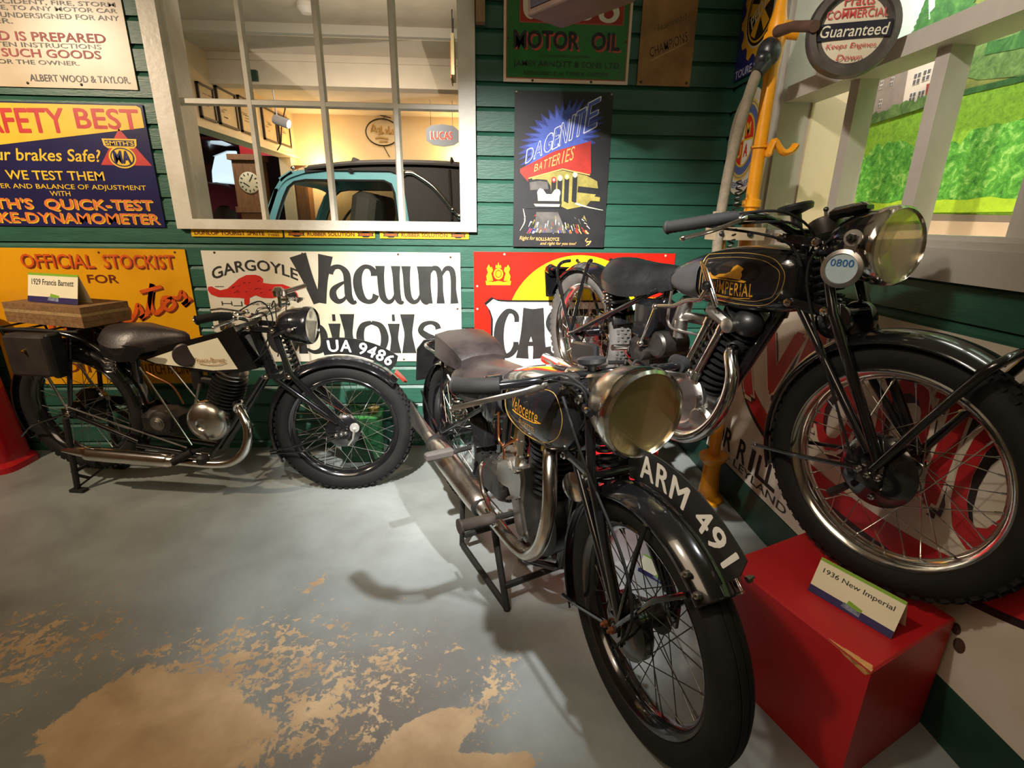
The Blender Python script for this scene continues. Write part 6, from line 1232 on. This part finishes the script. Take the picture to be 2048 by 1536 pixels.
# rests, levers, stand
for s in (1,-1):
    m = MB().bar(P(.775,s*.10,.352),P(.775,s*.22,.358),.010,8); m.build('footrest', IRON, B0); g = MB().tube([P(.775,s*.19,.357),P(.775,s*.305,.362)], [.019,.020], 14); g.lathe(P(.775,s*.305,.362), (0,-s,0), [(.020,0),(.026,.002),(.026,.010),(0,.012)], 14); g.build('footrest_rubber', mat('brown_rubber', (.05,.040,.032), .75, var=.3), B0)
    m = MB().bar(P(.40,s*.10,.44),P(.405,s*.18,.44),.010,8); m.build('footrest', IRON, B0); MB().obox(P(.405,s*.235,.442), (.034,.115,.030), None, 0, .006).build('footrest_rubber', mat('grey_rubber', (.06,.052,.045), .8, var=.2), B0)
tub(B0, 'kick_start', CHROME, [P(.58,.13,.46),P(.60,.155,.44),P(.655,.165,.37),P(.76,.175,.345)], .008, 8, 4); tub(B0, 'gear_pedal', CHROME, [P(.72,.19,.36),P(.80,.2,.345),P(.815,.2,.36)], .006, 8)
m = MB()
for s in (1,-1):
    m.bar(P(.70,s*.150,.265),P(.82,s*.160,.006),.013,8); m.bar(P(.44,s*.155,.30),P(.43,s*.160,.03),.011,8); m.bar(P(.43,s*.160,.03),P(.82,s*.160,.012),.012,8); m.bar(P(.70,s*.15,.265),P(.44,s*.155,.30),.012,8)
for x, z in ((.79,.08),(.45,.08)): m.bar(P(x,-.155,z),P(x,.155,z),.012,8)
m.build('stand', IRON, B0)
MB().obox(P(.20,-.095,.42), (.52,.02,.05), Matrix.Rotation(.05,3,'Y'), 0, .008).build('chain_guard', BLACK, B0)
tub(B0, 'brake_rod', CHROME, [P(.70,.11,.30),P(.06,.105,.33)], .004, 6)
# bars with forward-facing lever on the right, lamp
hb_ = bars(B0, [(1.01,.0,.895),(1.01,.05,.898),(1.035,.12,.905),(1.045,.20,.905),(1.02,.28,.895),(.985,.33,.888),(.915,.365,.872)], BLACK, RUBBER, .66, ST, CX, lever=False, gr=.0225)
for s in (1,-1):
    m = MB().tube([V(p) for p in spline([tuple(P(1.045,s*.17,.890)),tuple(P(1.06,s*.24,.885)),tuple(P(1.0,s*.33,.850)),tuple(P(.915,s*.385,.808))],5)], [.010]*4+[.008]*11+[.007], 8, flat=.5); m.ball(P(1.045,s*.17,.895),.014,10); m.ball(P(.915,s*.385,.808),.008,8); turn(m, ST, CX).build('lever', STEEL, hb_)
m = MB().lathe((1.0,0,.915), (-.2,0,1), [(0,-.04),(.014,-.04),(.014,.0),(.022,.002),(.040,.010),(.041,.022),(.034,.027),(0,.028)], 28); turn(m, ST, CX).build('steering_damper_knob', LETBLACK, B0)
m = MB().lathe((1.09,-.005,.905), (-.35,0,1), [(0,-.05),(.050,-.05),(.054,-.03),(.054,.006),(.058,.010),(.050,.018),(0,.016)], 32); turn(m, ST, CX).build('speedometer', mat('aged_chrome', (.5,.45,.38), .25, 1, var=.2), B0)
m = MB().lathe((1.12,.10,.90), (0,0,1), [(0,-.03),(.024,-.03),(.026,.012),(.02,.016),(0,.016)], 20); m.obox((1.06,-.10,.905), (.03,.05,.03), None, 0, .006); turn(m, ST, CX).build('switch_block', DARKSTEEL, B0)
for pts in ([P(1.04,.19,.912),P(1.10,.13,.93),P(1.12,.06,.85),P(1.02,.05,.70)],[P(1.045,.16,.905),P(1.12,.10,.90),P(1.10,.07,.80),P(.95,.05,.66)],[P(1.04,-.19,.912),P(1.12,-.10,.93),P(1.13,-.04,.84),P(1.08,-.04,.70)],[P(1.05,-.15,.905),P(1.10,-.07,.95),P(1.15,0,.88),P(1.12,.03,.78)]): tub(B0, 'control_cable', RUBBER, pts, .0035, 6, 6, ST, CX)
headlamp(B0, (1.230,-.0,.862), (1,.03,-.02), .112, .135, mat('aged_chrome', (.5,.45,.38), .25, 1, var=.2), CHROME, ST, CX, bulge=.06)
for s in (1,-1): turn(MB().tube([P(1.09,s*.065,.84),P(1.15,s*.105,.855),P(1.20,s*.118,.862)], .009, 8), ST, CX).build('lamp_bracket', BLACK, B0)
# =============================================================== left motorcycle
A0 = empty('motorcycle', 'black and cream motorcycle by the left signs, front plate UA 9486', 'motorcycle', (-1.976,2.446,0), -.14)
ST, CX = .20, .99; fw, rwc = (1.310,0,.330), (.020,0,.400)
wheel(A0, fw, .330, ST, CX, rim=BLACK, tread='block', drum=.075); wheel(A0, rwc, .328, rim=BLACK, spoke=STEEL, tread='block', drum=.08, dside=-1)
guard(A0, fw, .358, radians(42), radians(207), .112, ST, CX, crown=.026, valance=.004); guard(A0, rwc, .350, radians(6), radians(208), .12, crown=.026, valance=.006)
curved_plate(A0, fw, .366, .445, radians(100), radians(50), 'UA 9486', .08, .94, ST, CX)
m = MB().prism([(0,-.028),(.06,-.022),(.075,0),(.06,.022),(0,.028)], (1.310+.372*cos(radians(47)),0,.33+.372*sin(radians(47))), (.68,0,-.73), (0,1,0), .008); fixn(turn(m, ST, CX).build('guard_mascot', mat('red_chrome_tip', sr(170,50,36), .3, .4), A0))
m = MB(); m.bar(P(.945,0,.835),P(1.01,0,.610),.026,14)
for a, b, r in ((P(1.0,0,.62),P(.685,0,.205),.013),(P(.945,0,.815),P(.33,0,.675),.018)): m.bar(a,b,r,12)
m.bar(P(.975,.03,.60),P(.665,.06,.19),.012,10); m.bar(P(.975,-.03,.60),P(.665,-.06,.19),.012,10); m.bar(P(.33,0,.675),P(.30,0,.25),.024,14)
for s in (1,-1):
    m.tube([V(p) for p in spline([tuple(P(.30,s*.05,.560)),tuple(P(.27,s*.055,.640)),tuple(P(.215,s*.06,.715)),tuple(P(.11,s*.07,.775)),tuple(P(-.05,s*.085,.800)),tuple(P(-.2,s*.09,.795))],5)], .012, 10)
    m.bar(P(.30,s*.05,.25),P(.02,s*.088,.400),.012,10); m.bar(P(.02,s*.088,.400),P(.10,s*.07,.77),.010,8); m.bar(P(.68,s*.06,.195),P(.30,s*.06,.235),.013,10); m.obox(P(.02,s*.09,.400), (.07,.008,.05))
m.build('frame', BLACK, A0)
for s in (1,-1):
    nut(A0, P(.02,s*.094,.400), d=(0,-s,0), r=.014)
    tub(A0, 'frame_stay', CHROME, [P(.415,s*.075,.640),P(.62,s*.105,.272)], .0045, 8); tub(A0, 'frame_stay', STEEL, [P(.03,s*.098,.435),P(.60,s*.115,.262)], .004, 8); tub(A0, 'guard_stay', BLACK, [P(.02,s*.092,.403),P(-.20,s*.085,.33),P(-.305,s*.064,.255)], .005, 8); tub(A0, 'guard_stay', STEEL, [P(.02,s*.092,.408),P(-.05,s*.085,.59),P(-.09,s*.066,.73)], .006, 8)
    for pts in ([P(1.30,s*.09,.335),P(1.10,s*.08,.275),P(.965,s*.06,.235)],[P(1.30,s*.09,.315),P(1.12,s*.08,.24),P(.965,s*.06,.225)]): tub(A0, 'guard_stay', BLACK, pts, .0045, 8, 0, ST, CX)
fk = fork(A0, (1.310,.330), (1.055,.825), (1.105,.620), (1.035,.600), .064, r=.015, steer=ST, cx=CX, spr=(1.065,.80,1.10,.60), sr_=.026, links=((1.0,.615,1.10,.612),(.955,.835,1.055,.825)))
for s in (1,-1):
    for x, z in ((1.31,.33),(1.285,.325),(1.33,.335)): nut(A0, P(x,s*.092,z), STEEL, .010, (0,-s,0), steer=ST, cx=CX)
m = MB().lathe(P(1.372,.085,.358), (0,-1,0), [(0,0),(.022,0),(.022,.010),(.008,.012),(0,.012)], 18); m.tube([P(1.372,.09,.358),P(1.36,.09,.30),P(1.335,.09,.268)], [.018,.012,.008], 10, flat=.4); turn(m, ST, CX).build('brake_lever', mat('pale_alloy', (.62,.60,.55), .4, .7), A0)
# wedge tank: black body, cream side panel
m = MB(); poly = [(.425,.662),(.47,.652),(.76,.618),(.895,.630),(.965,.650),(.885,.840),(.80,.800)]
m.prism([(.36,.690),(.47,.655),(.76,.618),(.895,.628),(.972,.648),(.890,.840),(.82,.812)], P(0,.060,0), (1,0,0), (0,0,1), -.120); tk = fixn(m.build('fuel_tank', BLACK, A0, smooth=False))
m = MB()
for s in (1,-1): m.prism([(.445,.672),(.49,.656),(.76,.632),(.880,.643),(.808,.786),(.62,.732)], P(0,s*.0615,0), (1,0,0), (0,0,1), -.003)
fixn(m.build('side_panel', CREAM, tk, smooth=False, label='cream side panel of the tank'))
m = MB(); pm3 = lambda x, z: (x, -.0665, z); m.text('Francis-Barnett', .685,.668,.830,.690, 0, bold=.0, shear=.2, map3=pm3, warp=lambda x,z:(x, z+(x-.69)*.05)); m.tube([V(pm3(x,z)) for x, z in ((.70,.664),(.75,.658),(.80,.663),(.83,.674))], .0012, 5); m.build('tank_badge', mat('gold_transfer', sr(176,122,30), .4, .3), tk, smooth=False)
MB().lathe((.84,0,.822), (-.4,0,1), [(0,-.01),(.026,-.01),(.028,.006),(.02,.014),(0,.016)], 20).build('filler_cap', CHROME, tk)
sd = saddle(A0, [(.245,.06,.800,.775),(.265,.100,.820,.762),(.33,.124,.826,.740),(.41,.118,.828,.742),(.48,.080,.818,.755),(.55,.045,.806,.770),(.60,.028,.796,.772),(.62,.015,.786,.772)], WORNLEATHER)
for s in (1,-1): fixn(MB().prism([(.275,.735),(.30,.690),(.36,.672),(.44,.680),(.50,.745),(.42,.752),(.33,.748)], P(0,s*.118 if s > 0 else -.110,0), (1,0,0), (0,0,1), -.008).build('saddle_skirt', LEATHER, sd, smooth=False))
for s in (1,-1): coil(sd, P(.30,s*.09,.70), P(.28,s*.085,.62), .02, 5, .0035, STEEL)
m = MB()
for s in (1,-1): m.tube([P(.20,s*.12,.806),P(-.24,s*.12,.812)], .006, 8)
for x in (.18,.05,-.08,-.22): m.bar(P(x,-.12,.808),P(x,.12,.808),.005,8)
for s in (1,-1): m.bar(P(-.2,s*.10,.808),P(-.12,s*.09,.56),.005,8)
m.build('luggage_rack', SATIN, A0)
for s in (1,-1):
    m = MB().obox(P(-.005,s*.150,.705), (.205,.075,.19), None, 0, .012); tb = m.build('toolbox', mat('brown_black_leather', (.022,.017,.014), .5, var=.3, vscale=10), A0); nut(tb, P(-.005,s*.188,.73), BRASS, .008, (0,-s,0), name='clasp')
m = MB().obox(P(.105,.150,.705), (.03,.07,.2), None, 0, .008); m.build('pannier_strap', LEATHER, A0)
# engine
en = MB().lathe(P(.705,-.05,.385), (0,-1,0), [(0,0),(.085,0),(.092,.01),(.092,.09),(0,.092)], 36).build('crankcase', DARKSTEEL, A0)
MB().lathe(P(.700,.045,.385), (0,-1,0), [(0,0),(.098,0),(.100,.03),(.096,.045),(.080,.060),(.050,.072),(.03,.076),(.026,.072),(.026,.068),(.012,.068),(.0,.070)], 40).build('flywheel_cover', mat('polished_alloy', (.60,.58,.54), .24, 1, var=.12, vscale=9), en)
m = MB(); fins(P(.745,0,.455),P(.800,0,.590),.042,.078,8,m); m.build('cylinder', SATIN, en)
m = MB(); fins(P(.800,0,.590),P(.815,0,.625),.04,.070,2,m); m.ball(P(.815,0,.625),(.045,.045,.03),14); m.bar(P(.815,0,.62),P(.83,.0,.675),.008,8); m.build('cylinder_head', STEEL, en)
m = MB().lathe(P(.640,.055,.700), (.35,-1,.15), [(0,-.03),(.040,-.03),(.052,-.01),(.054,.012),(.046,.018),(0,.016)], 30); m.build('bulb_horn', mat('dull_brown_metal', (.06,.05,.045), .35, .6, var=.2), A0)
m = MB().lathe(P(.655,.03,.595), (0,0,1), [(0,-.06),(.026,-.06),(.026,.05),(.034,.052),(.034,.072),(0,.075)], 18); m.bar(P(.655,.03,.58),P(.76,0,.56),.020,12); m.build('carburettor', DARKSTEEL, A0)
MB().obox(P(.43,.0,.35), (.19,.14,.13), None, 0, .03).lathe(P(.47,.07,.375), (0,-1,0), [(0,0),(.055,0),(.055,.02),(.03,.034),(0,.034)], 24).build('gearbox', DARKSTEEL, A0)
for k in range(3): MB().lathe(P(.47+.0*k,.104+.006*k,.375), (0,-1,0), [(0,0),(.034-.008*k,0),(.034-.008*k,.004),(0,.005)], 18).build('clutch_ring', STEEL, A0)
tub(A0, 'oil_pipe', COPPER, [P(.60,.08,.47),P(.57,.09,.56),P(.50,.09,.60),P(.45,.08,.62)], .004, 6, 5)
MB().bar(P(.655,.085,.46),P(.69,.07,.57),.006,8).build('compression_rod', STEEL, A0)
ex = tub(A0, 'exhaust_pipe', CHROME, [P(.845,.045,.455),P(.875,.075,.435),P(.908,.100,.375),P(.908,.118,.310),P(.880,.132,.250),P(.825,.142,.213),P(.745,.150,.203),P(.60,.158,.212),P(.53,.162,.217)], .0205, 16, 6)
MB().lathe(P(.845,.045,.455), P(.7,.6,-.3), [(.018,-.014),(.030,-.014),(.030,.012),(.022,.016)], 20).build('exhaust_collar', CHROME, ex)
m = MB(); q = spline([(.545,.162,.216,.024),(.53,.163,.217,.033),(.35,.166,.226,.034),(.16,.170,.235,.034),(.145,.170,.236,.026)],4); m.tube([P(a,b,c) for a, b, c, d in q], [d for *_, d in q], 18); m.tube([P(.16,.170,.236),P(.09,.170,.242),P(.02,.172,.245)], [.026,.020,.008], 14); m.build('silencer', CHROME, ex)
for s in (1,-1):
    g = MB().tube([P(.585,s*.20,.226),P(.655,s*.16,.262)], [.018,.018], 12); g.build('footrest_rubber', RUBBER, A0); MB().tube([P(.655,s*.16,.262),P(.68,s*.10,.255)], .010, 8).build('footrest', IRON, A0)
m = MB().obox(P(.70,.155,.225), (.05,.05,.05), None, 0, .012); m.build('exhaust_clip', IRON, A0)
m = MB()
for s in (1,-1): m.bar(P(.018,s*.115,.385),P(-.012,s*.125,.012),.013,8); m.obox(P(-.005,s*.127,.008), (.07,.035,.014)); m.bar(P(-.02,s*.12,.09),P(.02,s*.08,.05),.008,8)
m.bar(P(-.02,-.12,.10),P(-.02,.12,.10),.010,8); m.build('stand', IRON, A0)
tub(A0, 'stand_stay', IRON, [P(-.012,.12,.02),P(.05,.02,.08),P(.28,-.03,.20)], .005, 8)
MB().obox(P(.13,-.095,.40), (.50,.02,.05), Matrix.Rotation(.05,3,'Y'), 0, .008).build('chain_guard', BLACK, A0)
# bars, controls, lamp
hb_ = bars(A0, [(.955,.0,.872),(.965,.05,.876),(1.005,.13,.888),(1.020,.22,.915),(.99,.30,.930),(.935,.335,.921)], CHROME, RUBBER, .66, 0, CX, lever=True)
for k in range(3):
    m = MB(); q = [P(.93+.03*k,.02-.03*k,.872),P(.94+.03*k,.06-.08*k,.905),P(.99+.03*k,.10-.12*k,.915)]; m.tube([V(p) for p in spline([tuple(a) for a in q],5)], .006, 8); m.ball(q[-1],.011,10); m.build('control_lever', CHROME, A0)
for s in (1,-1): MB().obox(P(1.01,s*.20,.925), (.05,.045,.018), None, 0, .005).tube([P(1.02,s*.20,.935),P(.97,s*.24,.95),P(.93,s*.245,.945)], .004, 6).build('twin_lever', CHROME, A0)
for pts in ([P(1.01,.20,.93),P(1.06,.10,.96),P(1.07,.05,.86),P(.98,.04,.70)],[P(1.0,.12,.89),P(1.05,.07,.90),P(1.04,.06,.75),P(.9,.05,.64)],[P(1.01,-.2,.93),P(1.08,-.08,.98),P(1.10,0,.86),P(1.06,.03,.70)],[P(.98,-.10,.89),P(1.05,-.02,.94),P(1.07,.02,.80),P(1.1,.06,.6)]): tub(A0, 'control_cable', RUBBER, pts, .003, 6, 6)
m = MB().bar(P(1.03,-.12,.965),P(1.09,-.24,.985),.012,10); m.lathe(P(1.03,-.1,.975), (0,0,1), [(0,-.02),(.026,-.02),(.028,.006),(.016,.02),(0,.022)], 18); m.bar(P(1.03,-.10,.90),P(1.03,-.1,.96),.008,8); m.build('bar_mirror', CHROME, A0)
headlamp(A0, (1.190,-.0,.838), (1,-.03,-.02), .082, .135, BLACK, BLACK, .08, CX, bulge=.12, refl=mat('pale_reflector', (.62,.64,.62), .3, 1))
for s in (1,-1): turn(MB().tube([P(1.06,s*.06,.80),P(1.12,s*.085,.825),P(1.17,s*.088,.836)], .008, 8), .08, CX).build('lamp_bracket', BLACK, A0)
for s in (1,-1): nut(A0, P(1.15,s*.088,.835), STEEL, .010, (0,-s,0), steer=.08, cx=CX)
